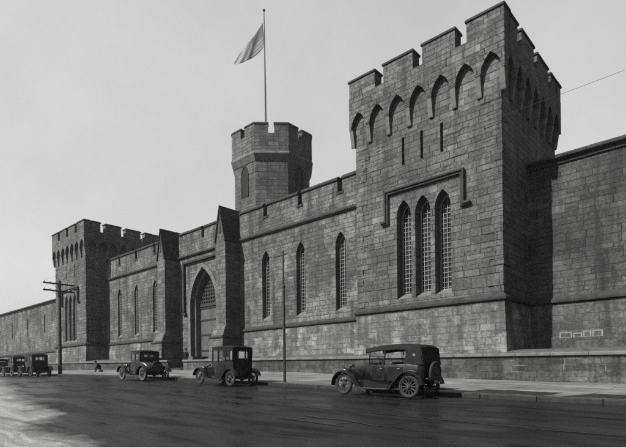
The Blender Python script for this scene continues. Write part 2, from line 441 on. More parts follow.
# ------------------------------------------------------------------ square corner towers
def square_tower(X0, label, mirror=False):
    W = 9.6; X1 = X0+W; Y0, Y1 = 26., 35.6
    t = thing('square_tower', label, 'tower', (X0+W/2, Y0, bank_z(X0+W/2)-.1))
    off = Vector(t.location)
    def P(mb, name, mat, parent=None, **kw):
        o = mb.build(name, mat, parent or t, **kw)
        if not parent: o.location = -off
        return o
    cx = X0+W/2+.05
    # shaft: front face with window and slit openings, other faces plain
    zs0, ztop = 4.0, 16.9
    holes = []
    wc = [cx-1.30, cx, cx+1.30]
    for c in wc: holes.append(lancet(c, 1.02, 4.5, 9.55, 10.55))
    sc = [(cx-1.28), cx, cx+1.3]
    for c in sc: holes.append([(c-.09, 12.7), (c+.09, 12.7), (c+.09, 14.4), (c-.09, 14.4)])
    mb = MB()
    mb.prism([(X0, zs0), (X1, zs0), (X1, ztop), (X0, ztop)], FY, Y0, Y0+1.2, holes=holes, back=False, reveal=Y0+(.72 if not mirror else .42))
    mb.add([(X0,Y0+1.2,zs0),(X0,Y1,zs0),(X0,Y1,ztop),(X0,Y0+1.2,ztop),(X1,Y0+1.2,zs0),(X1,Y1,zs0),(X1,Y1,ztop),(X1,Y0+1.2,ztop)],
           [(0,1,2,3),(4,5,6,7),(1,5,6,2),(3,2,6,7)])
    # quoins a little proud of the faces, and uneven face stones
    z = 4.2; k_ = 0
    while z < 14.6:
        h_ = random.uniform(.30, .42); a_, b_ = (.95, .5) if k_ % 2 else (.5, .95); k_ += 1
        for (xc_, sx_) in ((X0, 1), (X1, -1)):
            e1, e2 = random.uniform(.008, .04), random.uniform(.008, .04)
            xa_, xb_ = xc_-sx_*e1, xc_+sx_*a_*random.uniform(.8, 1.2)
            mb.box(min(xa_, xb_), max(xa_, xb_), Y0-e2, Y0+b_*random.uniform(.8, 1.2), z+.006, z+h_-.006)
        z += h_
    for _ in range(170):
        x_ = random.uniform(X0+.9, X1-2.0); z = random.uniform(4.3, 14.5); l_ = random.uniform(.4, 1.0); h_ = random.uniform(.2, .36)
        if x_+l_ > cx-2.7 and x_ < cx+3.1 and z < 11.6: continue
        if x_+l_ > cx-1.5 and x_ < cx+1.5 and z+h_ > 12.5: continue
        mb.box(x_, x_+l_, Y0-random.uniform(.008, .028), Y0+.01, z, z+h_)
    shaft = P(mb, 'shaft', M['stone'])
    mb = MB()
    for c in wc: sill_slope(mb, c, 1.02, 4.5, Y0, .7)
    o = mb.build('window_sill', M['trim'], shaft)
    for c in wc: lancet_window(shaft, c, 1.02, 4.5, 9.55, 10.55, Y0, .66 if not mirror else .36)
    for c in sc:
        mb = MB(); mb.box(c-.088, c+.088, Y0+.5, Y0+.56, 12.71, 14.39); mb.build('slit_opening', M['pane'], shaft)
    # battered base
    mb = MB(); zb = 0.2
    mb.loft([[(X0-o, Y0-o, z), (X1+o, Y0-o, z), (X1+o, Y1+o, z), (X0-o, Y1+o, z)] for (o, z) in ((.30, zb), (.08, 3.74), (.08, 3.80))])
    P(mb, 'base', M['stone_base'])
    mb = MB(); rect_ring(mb, X0, X1, Y0, Y1, [(-.1, 3.72), (.10, 3.72), (.22, 3.80), (.22, 3.93), (.02, 4.16), (-.1, 4.16)])
    P(mb, 'string_course', M['trim_dark'], bevel=.01)
    # hood mould over the three windows
    hx0, hx1, hz = cx-2.45, cx+2.55, 11.2
    mb = MB(); pf = [(0, 0), (.20, .03), (.24, .13), (.05, .27), (0, .27)]
    for (q, y_, e) in ((.12, .17, 0), (.07, .25, .04)):
        mb.prism([(hx0-.12, hz+.12), (hx0-.12, 9.46), (hx0-.42, 9.42), (hx0-.42, 9.24), (hx0+.12, 9.24), (hx0+.12, hz-.12),
                  (hx1-.12, hz-.12), (hx1-.12, 9.24), (hx1+.46, 9.24), (hx1+.46, 9.42), (hx1+.12, 9.46), (hx1+.12, hz+.12)] if not e else
                 [(hx0-.12-.03, hz+.15), (hx0-.15, 9.5), (hx0-.45, 9.45), (hx0-.45, 9.33), (hx0-.02, 9.33), (hx0-.02, hz+.02),
                  (hx1+.02, hz+.02), (hx1+.02, 9.33), (hx1+.49, 9.33), (hx1+.49, 9.45), (hx1+.15, 9.5), (hx1+.15, hz+.15)], FY, Y0-y_, Y0-.002-e)
    mb.build('hood_mould', M['trim_dark'], shaft, bevel=.03)
    # machicolated head
    c_ = .32; hz0, hz1 = 15.98, 18.1
    L = W+2*c_
    def side(fn, length, name):
        n = 7; pitch = length/n; poly = [(0, hz1), (0, hz0)]
        for i in range(n):
            a, b = i*pitch+.16, (i+1)*pitch-.16; m_ = (a+b)/2; h = (b-a)/2; H = 1.02; Rr = (h*h+H*H)/(2*h); am = math.asin(H/Rr)
            poly.append((a, hz0))
            for k_ in range(1, 7):
                q = am*k_/6; poly.append((a+Rr-Rr*math.cos(q), hz0+Rr*math.sin(q)))
            for k_ in range(5, -1, -1):
                q = am*k_/6; poly.append((b-Rr+Rr*math.cos(q), hz0+Rr*math.sin(q)))
        poly += [(length, hz0), (length, hz1)]
        mb = MB(); mb.prism(poly, fn, 0, c_-.003)
        return mb
    hd = side(lambda u, v, w: (X0-c_+u, Y0-c_+w, v), L, 'front')
    b2 = side(lambda u, v, w: (X1+c_-w, Y0+.002+u, v), W-.004, 'r'); hd.add(b2.v, b2.f)
    b2 = side(lambda u, v, w: (X0-c_+w, Y0+.002+u, v), W-.004, 'l'); hd.add(b2.v, b2.f)
    b2 = side(lambda u, v, w: (X0-c_+u, Y1+c_-w, v), L, 'b'); hd.add(b2.v, b2.f)
    head = P(hd, 'parapet', M['stone'])
    # inner parapet ring above roof deck and dark string under merlons
    mb = MB()
    for (a, b, c, d) in ((X0+.002,X1-.002,Y0+.002,Y0+.4),(X0+.002,X1-.002,Y1-.4,Y1-.002),(X0+.002,X0+.4,Y0+.402,Y1-.402),(X1-.4,X1-.002,Y0+.402,Y1-.402)):
        mb.box(a, b, c, d, 16.902, 18.09)
    mb.build('inner_parapet', M['stone'], head)
    # merlons: 4 per side
    gap = .62; T = .8
    n = 4; wl = (L-gap*(n-1))/n
    for i in range(n):
        a = X0-c_+i*(wl+gap)
        for (ya, yb) in ((Y0-c_+.01, Y0-c_+T), (Y1+c_-T, Y1+c_-.01)): merlon(head, a, a+wl, ya, yb, hz1-.0, 19.36)
    yin = Y0-c_+.01
    for i in range(n):
        a = yin+i*(wl+gap); b = a+wl
        a2 = a; b2_ = b
        if i == 0: a2 = Y0-c_+T+.16
        if i == n-1: b2_ = Y1+c_-T-.16
        for (xa, xb) in ((X1+c_-T, X1+c_-.01), (X0-c_+.01, X0-c_+T)): merlon(head, xa, xb, a2, b2_, hz1, 19.36)
    # corbels
    def corbels(fn, length):
        n = 7; pitch = length/n
        for i in range(n+1):
            u = min(max(i*pitch, .16), length-.16)
            mb = MB()
            mb.prism([(c_-.004, 14.9), (c_-.10, 14.86), (c_-.14, 14.95), (.02, 15.9), (.0, 15.948), (c_-.004, 15.948)],
                     lambda a, b, w, u=u: fn(w+u, b, a), -.14, .14)
            o = mb.build('corbel', M['trim'], head, bevel=.015)
    corbels(lambda u, v, w: (X0-c_+u, Y0-c_+w, v), L)
    corbels(lambda u, v, w: (X1+c_-w, Y0+.002+u, v), W-.004)
    corbels(lambda u, v, w: (X0-c_+w, Y0+.002+u, v), W-.004)
    return t
XM = -40.25
square_tower(-19.3, 'nearest and largest square stone tower, behind the open touring car', False)
square_tower(2*XM+19.3-9.6, 'far square stone tower behind the telephone pole with two crossarms', True)

# ------------------------------------------------------------------ walls between the towers
def front_wall(X0, X1, wins, label, y=28.6, dp=.5):
    t = thing('curtain_wall', label, 'wall', ((X0+X1)/2, y, bank_z((X0+X1)/2)-.1)); off = Vector(t.location)
    ztop, zc, T = 14.5, 13.55, 1.1
    outer = [(X0, 4.0), (X1, 4.0), (X1, ztop)]
    for c in sorted(wins, reverse=True): outer += [(c+.24, ztop), (c+.24, zc), (c-.24, zc), (c-.24, ztop)]
    outer += [(X0, ztop)]
    holes = [lancet(c, 1.0, 4.65, 9.6, 10.6) for c in wins]
    mb = MB(); mb.prism(outer, FY, y, y+T, holes=holes, reveal=y+dp+.06)
    w = mb.build('wall', M['stone_wall'], t); w.location = -off
    mb = MB()
    for c in wins: sill_slope(mb, c, 1.0, 4.65, y, dp+.04)
    mb.build('window_sill', M['trim'], w)
    for c in wins: lancet_window(w, c, 1.0, 4.65, 9.6, 10.6, y, dp)
    mb = MB(); mb.loft([[(X0, y-o, z), (X1, y-o, z), (X1, y+T, z), (X0, y+T, z)] for (o, z) in ((.22, .2), (.07, 3.78))])
    b = mb.build('base', M['stone_base'], t); b.location = -off
    mb = MB(); run_mould(mb, X0, X1, y, [(-.1, 3.72), (.10, 3.72), (.2, 3.80), (.2, 3.92), (.01, 4.14), (-.1, 4.14)])
    mb.build('string_course', M['trim_dark'], w)
    mb = MB(); run_mould(mb, X0, X1, y, [(-.1, 11.95), (.08, 11.95), (.2, 12.08), (.2, 12.18), (.01, 12.36), (-.1, 12.36)])
    mb.build('cornice', M['trim_dark'], w)
    edges = [X0] + [v for c in sorted(wins) for v in (c-.24, c+.24)] + [X1]
    for i in range(0, len(edges), 2):
        mb = MB(); a, b = edges[i]-(.05 if i else 0), edges[i+1]+(.05 if i+2 < len(edges) else 0)
        seg_prism(mb, [(-.12, 14.49), (-.12, 14.62), (.1, 14.8), (T-.1, 14.8), (T+.1, 14.6), (T+.1, 14.49)], lambda u, v, q: (q, y+u, v), a, b)
        mb.build('coping', M['trim_dark'], w, bevel=.02)
    mb = MB()
    for c in wins: mb.box(c-.34, c+.34, y-.06, y+T+.02, zc-.12, zc+.05)
    mb.build('notch_sill', M['trim_dark'], w)
    return t
wr = [-31.1, -26.95, -22.8]
front_wall(-34.55, -19.302, wr, 'stone wall with three lancet windows between the gate and the nearest tower')
front_wall(2*XM+19.302, 2*XM+34.55, [2*XM-c for c in wr], 'stone wall with three lancet windows between the gate and the far square tower', dp=.3)

# plain perimeter walls
def perimeter(X0, X1, label, slits=(), patch=False):
    wm, bm_ = (M['stone_wall'], M['stone_base']) if slits else (M['stone_dim'], M['stone_dim_base'])
    y, T, zt = 30., 1.6, 12.0
    t = thing('perimeter_wall', label, 'wall', ((X0+X1)/2, y, 0)); off = Vector(t.location)
    holes = [lancet(c, .5, 7.1, 9.8, 10.3, 4) for c in slits]
    mb = MB(); mb.prism([(X0, 4.), (X1, 4.), (X1, zt), (X0, zt)], FY, y, y+T, holes=holes, reveal=y+.5)
    w = mb.build('wall', wm, t); w.location = -off
    for c in slits:
        mb = MB(); mb.prism(lancet(c, .48, 7.1, 9.8, 10.28, 4), FY, y+.4, y+.45); mb.build('slit_window', M['pane'], w)
    n = max(2, int((X1-X0)/8)); xs = [X0+(X1-X0)*i/n for i in range(n+1)]
    mb = MB(); mb.loft([[(X0, y-o, z), (X1, y-o, z), (X1, y+T, z), (X0, y+T, z)] for (o, z) in ((.25, .0), (.07, 3.8))])
    b = mb.build('base', bm_, t); b.location = -off
    mb = MB(); run_mould(mb, X0, X1, y, [(-.1, 3.74), (.10, 3.74), (.22, 3.82), (.22, 3.95), (.01, 4.2), (-.1, 4.2)])
    mb.build('string_course', M['trim_dark'], w)
    mb = MB(); seg_prism(mb, [(-.1, 11.7), (-.1, 11.84), (-.32, 11.98), (-.32, 12.1), (.3, 12.42), (T-.3, 12.42), (T+.3, 12.1), (T+.3, 11.9), (T-.02, 11.7)],
                       lambda u, v, q: (q, y+u, v), X0, X1)
    mb.build('coping', M['trim_dark'], w, bevel=.02)
    return t, w
tR, wR = perimeter(-9.698, 26, 'high plain stone perimeter wall running right from the nearest tower, half in its shadow')
perimeter(-170, 2*XM+9.698, 'low distant plain stone perimeter wall with narrow slits, left of the far square tower', (-86.6, -94.6, -103, -111.5, -120, -128.5))
# vent stones low in the right wall, with pale mortar round them
mb = MB(); hb = MB()
zq = 1.75
for (a, b, h, hole) in ((-8.0,-7.35,.36,.5),(-7.3,-6.85,.30,.0),(-6.8,-6.4,.38,.35),(-6.35,-5.85,.40,.35)):
    y = 30.-.165
    mb.prism([(a, zq), (b, zq), (b, zq+h), (a, zq+h)], FY, y, y+.06, holes=[[(a+.07, zq+.07), (b-.07, zq+.07), (b-.07, zq+h-.07), (a+.07, zq+h-.07)]], back=False, reveal=y+.06)
    if hole: hb.box((a+b)/2-.13*(hole+.4), (a+b)/2+.13*(hole+.4), y+.012, y+.07, zq+.10, zq+h-.11)
o = mb.build('pale_mortar', plain('fresh_mortar', .15, .9, 0, .25, 9.), wR)
if hb.v: hb.build('vent_hole', M['pane'], wR)

# ------------------------------------------------------------------ gate block with two gabled piers
y = 28.6; GX0, GX1 = 2*XM+36.1, -36.1; LZ = .66
gt = thing('gatehouse', 'central stone gate with pointed arch, plank doors and two gabled piers', 'gatehouse', (XM, y, LZ)); off = Vector(gt.location)
ztop, zc, T = 14.5, 13.55, 1.6
gc = XM
outer = [(GX0-1., LZ-.4), (gc-2.15, LZ-.4)]
arch = lancet(gc, 4.3, LZ-.4, 6.9, 10.55, 12)[1:]
outer += [(gc-2.15, LZ-.4)][:0] + list(reversed(arch)) [0:0]
# outline with the doorway open to the ground
ar = lancet(gc, 4.3, LZ-.4, 6.9, 10.55, 12)   # bl, br, right side up .. apex .. left side down
path = [ar[0]] + list(reversed(ar[2:])) + [ar[1]]
outer = [(GX0-.1, LZ-.4)] + path + [(GX1+.1, LZ-.4), (GX1+.1, ztop), (gc+.25, ztop), (gc+.25, zc), (gc-.25, zc), (gc-.25, ztop), (GX0-.1, ztop)]
mb = MB(); mb.prism(outer, FY, y, y+T)
gw = mb.build('wall', M['stone_wall'], gt); gw.location = -off
def arch_ring(w0, w1, a0, a1, ya, yb, mat, name):
    mb = MB(); o = lancet(gc, w0, LZ-.3, 6.9, a0, 12); i_ = lancet(gc, w1, LZ-.3, 6.9, a1, 12)
    n = len(o)
    pth_o = [o[0]] + list(reversed(o[2:])) + [o[1]]; pth_i = [i_[0]] + list(reversed(i_[2:])) + [i_[1]]
    poly = pth_o + list(reversed(pth_i))
    mb.prism(poly, FY, ya, yb); return mb.build(name, mat, gw, bevel=.03)
arch_ring(5.2, 4.32, 11.0, 10.56, y-.14, y-.003, M['trim'], 'arch_mould')
arch_ring(4.29, 3.75, 10.54, 10.15, y+.35, y+1.5, M['trim'], 'inner_arch')
run = MB(); run_mould(run, GX0, GX1, y, [(-.1, 11.95), (.08, 11.95), (.22, 12.08), (.22, 12.18), (.01, 12.36), (-.1, 12.36)]); run.build('cornice', M['trim_dark'], gw)
mb = MB()
mb.box(gc-3.35, gc+3.35, y-.26, y-.002, 11.32, 11.56); mb.box(gc-3.35, gc-3.1, y-.255, y-.002, 6.3, 11.318); mb.box(gc+3.1, gc+3.35, y-.255, y-.002, 6.3, 11.318)
mb.box(gc-3.5, gc-2.9, y-.27, y-.002, 6.1, 6.298); mb.box(gc+2.9, gc+3.5, y-.27, y-.002, 6.1, 6.298)
mb.build('hood_mould', M['trim_dark'], gw, bevel=.03)
for (a, b) in ((GX0, gc-.2), (gc+.2, GX1)):
    mb = MB(); seg_prism(mb, [(-.12, 14.49), (-.12, 14.62), (.1, 14.8), (T-.1, 14.8), (T+.1, 14.6), (T+.1, 14.49)], lambda u, v, q: (q, y+u, v), a, b); mb.build('coping', M['trim_dark'], gw, bevel=.02)
# doors and portcullis
yd = y+.85
for s in (-1, 1):
    mb = MB(); x0, x1 = (gc-1.86, gc-.012) if s < 0 else (gc+.012, gc+1.86)
    nb = 7; wv = (x1-x0)/nb
    for i in range(nb): mb.box(x0+i*wv+.006, x0+(i+1)*wv-.006, yd+.03, yd+.1, LZ, 6.86)
    mb.box(x0, x1, yd+.06, yd+.14, LZ, 6.86)
    d = mb.build('door', M['door'], gw)
    for z in (LZ+.1, 2.3, 3.9, 5.4, 6.6):
        mb = MB(); mb.box(x0+.02, x1-.02, yd-.02, yd+.028, z, z+.16)
        for i in range(nb): mb.lathe((x0+(i+.5)*wv, yd-.022, z+.08), [(.035, -.02), (.03, 0)], 'y', 8)
        bd = mb.build('iron_band', M['iron'], gw); bd.location = (0, 0, 0)
mb = MB(); bk = lancet(gc, 3.72, 6.9, 6.95, 10.1, 10)
for i in range(9):
    x = gc-1.6+i*.4; h = 1.86; H = 3.2; Rr = (h*h+H*H)/(2*h); xx_ = abs(x-gc)
    zt = 6.95 + math.sqrt(max(.05, Rr*Rr-(xx_+Rr-h)**2)) - .08
    mb.box(x-.05, x+.05, yd-.02, yd+.05, 6.9, max(7.2, zt))
z = 7.05
while z < 10.0:
    dz = z-6.95; hw = 1.86-Rr+math.sqrt(max(0, Rr*Rr-dz*dz))
    if hw > .1: mb.box(gc-hw, gc+hw, yd-.05, yd-.022, z, z+.09)
    z += .36
mb.box(gc-1.86, gc+1.86, yd-.07, yd+.12, 6.862, 7.04)
mb.build('portcullis', plain('portcullis_bars', .022, .7, 0, .3, 6.), gw)
mb = MB(); mb.prism(lancet(gc, 3.7, 6.9, 7.1, 10.1, 10), FY, yd+.12, yd+.16); mb.build('lattice_backing', M['door'], gw)
# piers
for (xa, xb) in ((-35.95, -34.55), (2*XM+34.55, 2*XM+35.95)):
    xa, xb = min(xa, xb), max(xa, xb); xc = (xa+xb)/2; Yf = 26.9
    mb = MB()
    mb.loft([[(xa-o, Yf-p, z), (xb+o, Yf-p, z), (xb+o, 30.3, z), (xa-o, 30.3, z)] for (o, p, z) in
             ((.30, .70, .2), (.24, .58, 3.3), (.02, .1, 4.25), (.0, .0, 4.3), (.0, .0, 12.0))])
    mb.prism([(xa, 12.0), (xb, 12.0), (xc, 14.9)], FY, Yf+.01, 30.29)
    p = mb.build('pier', M['pier'], gt); p.location = -off
    mb = MB(); rect_ring(mb, xa-.24, xb+.24, Yf-.58, 30.2, [(-.05, 3.15), (.05, 3.15), (.10, 3.25), (.02, 3.42), (-.05, 3.42)]); mb.build('base_mould', M['trim_dark'], p)
    mb = MB()
    for s in (-1, 1):
        e = xa-.09 if s < 0 else xb+.09
        mb.prism([(e, 11.9), (xc+s*.001, 15.12), (xc+s*.001, 14.87), (e-s*.13, 11.82)], FY, Yf-.12, 30.32)
    mb.build('gable_coping', M['trim_dark'], p)
    mb = MB(); mb.prism([(xc-.09, 12.6), (xc+.09, 12.6), (xc+.0, 14.1)], FY, Yf-.02, Yf+.0); mb.build('gable_slit', M['pane'], p)

# ------------------------------------------------------------------ octagonal tower and flag
OC = Vector((-40.1, 38.1, 0))
ot = thing('octagonal_tower', 'octagonal stone tower with battlements rising behind the gate, flagpole on top', 'tower', (OC.x, OC.y, 1.)); off = Vector(ot.location)
def octo(A, z): 
    r = A/math.cos(R(22.5)); return [(OC.x+r*math.cos(R(22.5+45*i)), OC.y+r*math.sin(R(22.5+45*i)), z) for i in range(8)]
mb = MB(); mb.loft([octo(4.1, 1.), octo(4.1, 24.2)], True)
sh = mb.build('shaft', M['stone'], ot); sh.location = -off
mb = MB(); mb.loft([octo(4.1, 22.3), octo(4.16, 22.35), octo(4.40, 22.85), octo(4.48, 23.0), octo(4.48, 23.15), octo(4.36, 23.3), octo(4.1, 23.3)], False)
mb.build('cornice', M['trim'], sh)
mb = MB(); A0, A1, A2 = octo(4.38, 23.3), octo(4.38, 25.15), octo(3.7, 25.15)
mb.loft([octo(4.38, 23.28), A1, A2, octo(3.7, 24.1)], False)
pr = mb.build('parapet', M['stone'], sh)
def face_frame(i, A):
    a = R(45*i); n = Vector((math.cos(a), math.sin(a), 0)); tt = Vector((-n.y, n.x, 0)); return OC + n*A, n, tt
for i in range(8):
    # a corner merlon wrapping each arris
    a = R(22.5+45*i)
    ns = [Vector((math.cos(R(45*i)), math.sin(R(45*i)), 0)), Vector((math.cos(R(45*(i+1))), math.sin(R(45*(i+1))), 0))]
    def cr(A, A_end=None):
        r = A/math.cos(R(22.5)); return OC + Vector((math.cos(a)*r, math.sin(a)*r, 0))
    def out(A, g_, z):
        half = A*math.tan(R(22.5)); c = cr(A)
        t0 = Vector((-ns[0].y, ns[0].x, 0)); t1 = Vector((-ns[1].y, ns[1].x, 0))
        p0 = OC+ns[0]*A+t0*g_; p1 = OC+ns[1]*A-t1*g_
        return [tuple(p0+Vector((0,0,z))), tuple(c+Vector((0,0,z))), tuple(p1+Vector((0,0,z)))]
    def slab(Ao, Ai, g_, z0, z1, z1i=None):
        mb = MB()
        lo = out(Ao, g_, z0)+list(reversed(out(Ai, g_, z0))); hi = out(Ao if z1i is None else Ao-.08, g_, z1)+list(reversed(out(Ai, g_, z1)))
        mb.loft([lo, hi], False)
        mb.add(lo, [(0,1,4,5),(1,2,3,4)]); mb.add(hi, [(0,1,4,5),(1,2,3,4)])
        return mb
    m = slab(4.375, 3.705, .33, 25.152, 26.1).build('merlon', M['stone'], pr)
    slab(4.45, 3.63, .27, 26.102, 26.3, 1).build('coping', M['trim_dark'], m)
for i in (6, 0, 7, 5, 1, 4):   # lancets in the axis faces
    if i % 2: continue
    c, n, tt = face_frame(i, 4.1)
    fn = lambda u, v, w: tuple(c + tt*u + n*w + Vector((0,0,v)))
    o_ = lancet(0, 1.15, 18.9, 21.3, 22.35); i_ = lancet(0, .92, 18.9, 21.3, 22.18)
    mb = MB(); mb.prism([o_[0]] + list(reversed(o_[2:])) + [o_[1]] + list(reversed([i_[0]] + list(reversed(i_[2:])) + [i_[1]])), fn, .09, -.02)
    wn_ = mb.build('window', M['trim_dark'], sh)
    mb = MB(); mb.prism(lancet(0, .9, 18.9, 21.3, 22.17), fn, .03, -.02); mb.build('pane', M['pane'], wn_)
    mb = MB()
    for q in range(7): mb.add([fn(-.42, 19.1+q*.42, .035), fn(.42, 19.1+q*.42, .035), fn(.42, 19.22+q*.42, .06), fn(-.42, 19.22+q*.42, .06)], [(0,1,2,3)])
    mb.build('louvre', M['iron'], wn_)
mb = MB()
for k_ in range(6): pass
PZ = 41.7
fp = thing('flagpole', 'tall thin flagpole on top of the octagonal tower', 'flagpole', (OC.x-1.05, OC.y, 24.2))
mb = MB(); mb.tube([(0,0,0),(0,0,8),(-.08,0,PZ-24.2)], [.11,.09,.05], 10); mb.build('pole', M['flagpole'], fp, smooth=True)
mb = MB(); mb.lathe((-.08,0,PZ-24.2+.12), [(.02,-.14),(.12,-.08),(.15,0),(.12,.08),(.02,.14)], 'z', 12); mb.build('ball_finial', M['flagpole'], fp, smooth=True)
def flag_mat():
    t = NT('flag_cloth'); uv = t.n('ShaderNodeUVMap').outputs[0]; u, v, _ = t.sep(uv)
    st = t.math('LESS_THAN', t.math('FRACT', t.math('MULTIPLY', v, 6.5)), .5)
    c = t.mix(st, .34, .25)
    can = t.math('MULTIPLY', t.math('LESS_THAN', u, .4), t.math('GREATER_THAN', v, .4615))
    fu = t.math('SUBTRACT', t.math('FRACT', t.math('MULTIPLY', u, 20.)), .5); fv = t.math('SUBTRACT', t.math('FRACT', t.math('MULTIPLY', t.math('SUBTRACT', v, .4615), 11.14)), .5)
    star = t.math('LESS_THAN', t.math('ADD', t.math('MULTIPLY', fu, fu), t.math('MULTIPLY', fv, fv)), .05)
    c = t.mix(can, c, t.mix(star, .17, .3))
    t.set(t.b.inputs['Base Color'], c); t.b.inputs['Roughness'].default_value = .9
    tl = t.n('ShaderNodeBsdfTranslucent'); t.set(tl.inputs[0], c)
    mx = t.n('ShaderNodeMixShader'); mx.inputs[0].default_value = .55; t.set(mx.inputs[1], t.b.outputs[0]); t.set(mx.inputs[2], tl.outputs[0])
    t.set(t.t.nodes['Material Output'].inputs[0], mx.outputs[0]); return t.m
rv = Vector((.743, .669, 0)); vv = Vector((-.669, .743, 0))
FH = Vector(fp.location)+Vector((-.08,0,0))
nu, nv = 40, 22; vs = []; uvs = []
for j in range(nv+1):
    for i in range(nu+1):
        u, v = i/nu, j/nv        # v: 0 bottom, 1 top
        hz = 40.4 - 2.85*(1-v)
        fly_x = -3.5 + .25*(1-v); fly_z = 35.9 - .45*(1-v) + .1
        sag = -.25*math.sin(math.pi*u)*(1-v)
        xr = fly_x*u + .06*math.sin(9*u+5*v); z = hz*(1-u)+fly_z*u + sag - .15*math.sin(math.pi*u)
        dep = .10*math.sin(5.2*u+2.2*v+.5)*min(1, u*2.5) + .05*math.sin(19*u+8*v)*u
        p = Vector((FH.x, FH.y, 0)) + rv*(xr-.1) + vv*dep; vs.append((p.x, p.y, z)); uvs.append((u, v))
me = bpy.data.meshes.new('flag'); me.from_pydata(vs, [], [(j*(nu+1)+i, j*(nu+1)+i+1, (j+1)*(nu+1)+i+1, (j+1)*(nu+1)+i) for j in range(nv) for i in range(nu)])
ul = me.uv_layers.new(name='UVMap')
for l in me.loops: ul.data[l.index].uv = uvs[l.vertex_index]
for p in me.polygons: p.use_smooth = True
me.materials.append(flag_mat())
fl = bpy.data.objects.new('flag', me); COL.objects.link(fl); m_ = fl.modifiers.new('thickness', 'SOLIDIFY'); m_.thickness = .006
tag(fl, 'striped and starred flag blowing down to the left from the flagpole', 'flag')

# ------------------------------------------------------------------ terrace: retaining wall, bank, steps
SX0, SX1 = -39.4, -36.9
def in_gate(x): return 2*XM+34.7 > x > -45.9 and False
def bank_sheet(name, xs, ya, yb, zf, mat):
    ys = xs_list(ya, yb, .8)
    return sheet(name, mat, xs, ys, zf)
def bz(x, y):
    t_ = max(0, min(1, (y-TW-.2)/2.6)); s_ = t_*t_*(3-2*t_)
    return ledge_z(x)-.05 + (bank_z(x)-ledge_z(x)+.05)*s_ + .05*noise.noise(Vector((x*.8, y*.9, 0)))*s_
LX0, LX1 = 2*XM+36.3, -36.3
bank_sheet('grass_bank', [-170,-150]+xs_list(-130, LX0, .9), TW+.45, 30.2, bz, M['bank'])
bank_sheet('grass_bank', xs_list(LX1, 28, .9), TW+.45, 30.2, bz, M['bank'])
sheet('gate_landing', M['walk'], xs_list(LX0-.02, LX1+.02, 1.), [TW+.02, 26, 28, 30.4], lambda x, y: LZ)
ck = thing('cheek_wall', 'low stone walls edging the sunken landing before the gate', 'wall', (XM, 25.5, LZ))
for (a, b) in ((LX0-.16, LX0+.16), (LX1-.16, LX1+.16)):
    mb = MB(); mb.box(a-XM, b-XM, TW+.46-25.5, 26.1-25.5, -.4, bank_z(a)-LZ+.03); mb.build('block', M['stone_terrace'], ck)
def terrace(X0, X1, label):
    t = thing('terrace_wall', label, 'wall', ((X0+X1)/2, TW, walk_z((X0+X1)/2, TW))); off = Vector(t.location)
    xs = xs_list(X0, X1, 3.)
    mb = MB()
    mb.loft([[(x, TW, walk_z(x, TW)-.4), (x, TW+.42, walk_z(x, TW)-.4), (x, TW+.42, ledge_z(x)-.002), (x, TW, ledge_z(x)-.002)] for x in xs])
    w = mb.build('wall', M['stone_terrace'], t); w.location = -off
    xs2 = xs_list(X0, X1, 1.6)
    mb = MB()
    for a, b in zip(xs2[:-1], xs2[1:]):
        a += .006; b -= .006; e = random.uniform(-.006, .006)
        mb.loft([[(x, TW-.11+e, ledge_z(x)), (x, TW+.50, ledge_z(x)), (x, TW+.50, ledge_z(x)+.15), (x, TW-.02, ledge_z(x)+.16), (x, TW-.11+e, ledge_z(x)+.12)] for x in (a, b)])
    mb.build('coping', M['trim'], w, bevel=.012)
terrace(SX1, 28, 'low rough stone terrace wall with pale mortar, running right from the gate steps')
terrace(-170, SX0, 'low rough stone terrace wall left of the gate steps, behind the parked coupe')
stp = thing('steps', 'short flight of stone steps through the terrace wall below the gate', 'steps', (-38.15, TW, walk_z(-38, TW)))
z0 = walk_z(-38, TW); n = 3
for i in range(n):
    mb = MB(); mb.box((SX0+.02)+38.15, (SX1-.02)+38.15, -.35+i*.3, .9, (LZ-z0)*i/n-.05, (LZ-z0)*(i+1)/n-.002*(i == n-1)); 
    mb.build('step', M['kerb'], stp, bevel=.015)

# ------------------------------------------------------------------ vehicles (local frame: front towards -X, origin on the road at the centre)
def arc_strip(mb, pts, y0, y1, th=.025, lip=.05):
    """curved sheet-metal fender following (x,z) pts between y0 and y1 with a crowned section and a rolled lip"""
    secs = []; n = 6
    for i, (x, z) in enumerate(pts):
        x1, z1 = pts[min(i+1, len(pts)-1)]; x0, z0 = pts[max(i-1, 0)]
        L = math.hypot(x1-x0, z1-z0) or 1; nx, nz = -(z1-z0)/L, (x1-x0)/L
        if nz < 0 and abs(nz) > abs(nx): nx, nz = -nx, -nz
        q = []
        top = []
        for k_ in range(n+1):
            s_ = k_/n; y_ = y0+(y1-y0)*s_; cr_ = .05*(1-(2*s_-1)**2)
            top.append((x+nx*cr_, y_, z+nz*cr_))
        bot = [(p[0]-nx*th, p[1], p[2]-nz*th) for p in reversed(top)]
        secs.append(top+bot)
    mb.loft(secs, True)
def wheel(parent, x, y, r, wid=.055, spokes=12, tyre='tyre', side=-1, name='wheel'):
    e = MB()
    for k_ in range(spokes):
        a = 2*math.pi*k_/spokes; ca, sa = math.cos(a), math.sin(a)
        e.tube([(x+ca*.05, y, r+sa*.05), (x+ca*(r-.115), y, r+sa*(r-.115))], [.022, .016], 6)
    e.lathe((x, y, r), [(.075, -.05), (.085, -.02), (.085, .02), (.075, .05)], 'y', 14)
    e.lathe((x, y+side*.07, r), [(.02, -.035), (.04, -.03), (.045, .03)], 'y', 12)
    w = e.build(name, M['spoke'], parent)
    t = MB(); t.ring((x, y, r), r-wid, wid, 'y', 36, 10); t.build('tyre', M[tyre], w, smooth=True)
    q = MB(); q.ring((x, y, r), r-.11, .022, 'y', 36, 6, 1.6); q.build('rim', M['spoke'] if tyre != 'tyre_pale' else M['tyre_pale'], w, smooth=True)
    return w
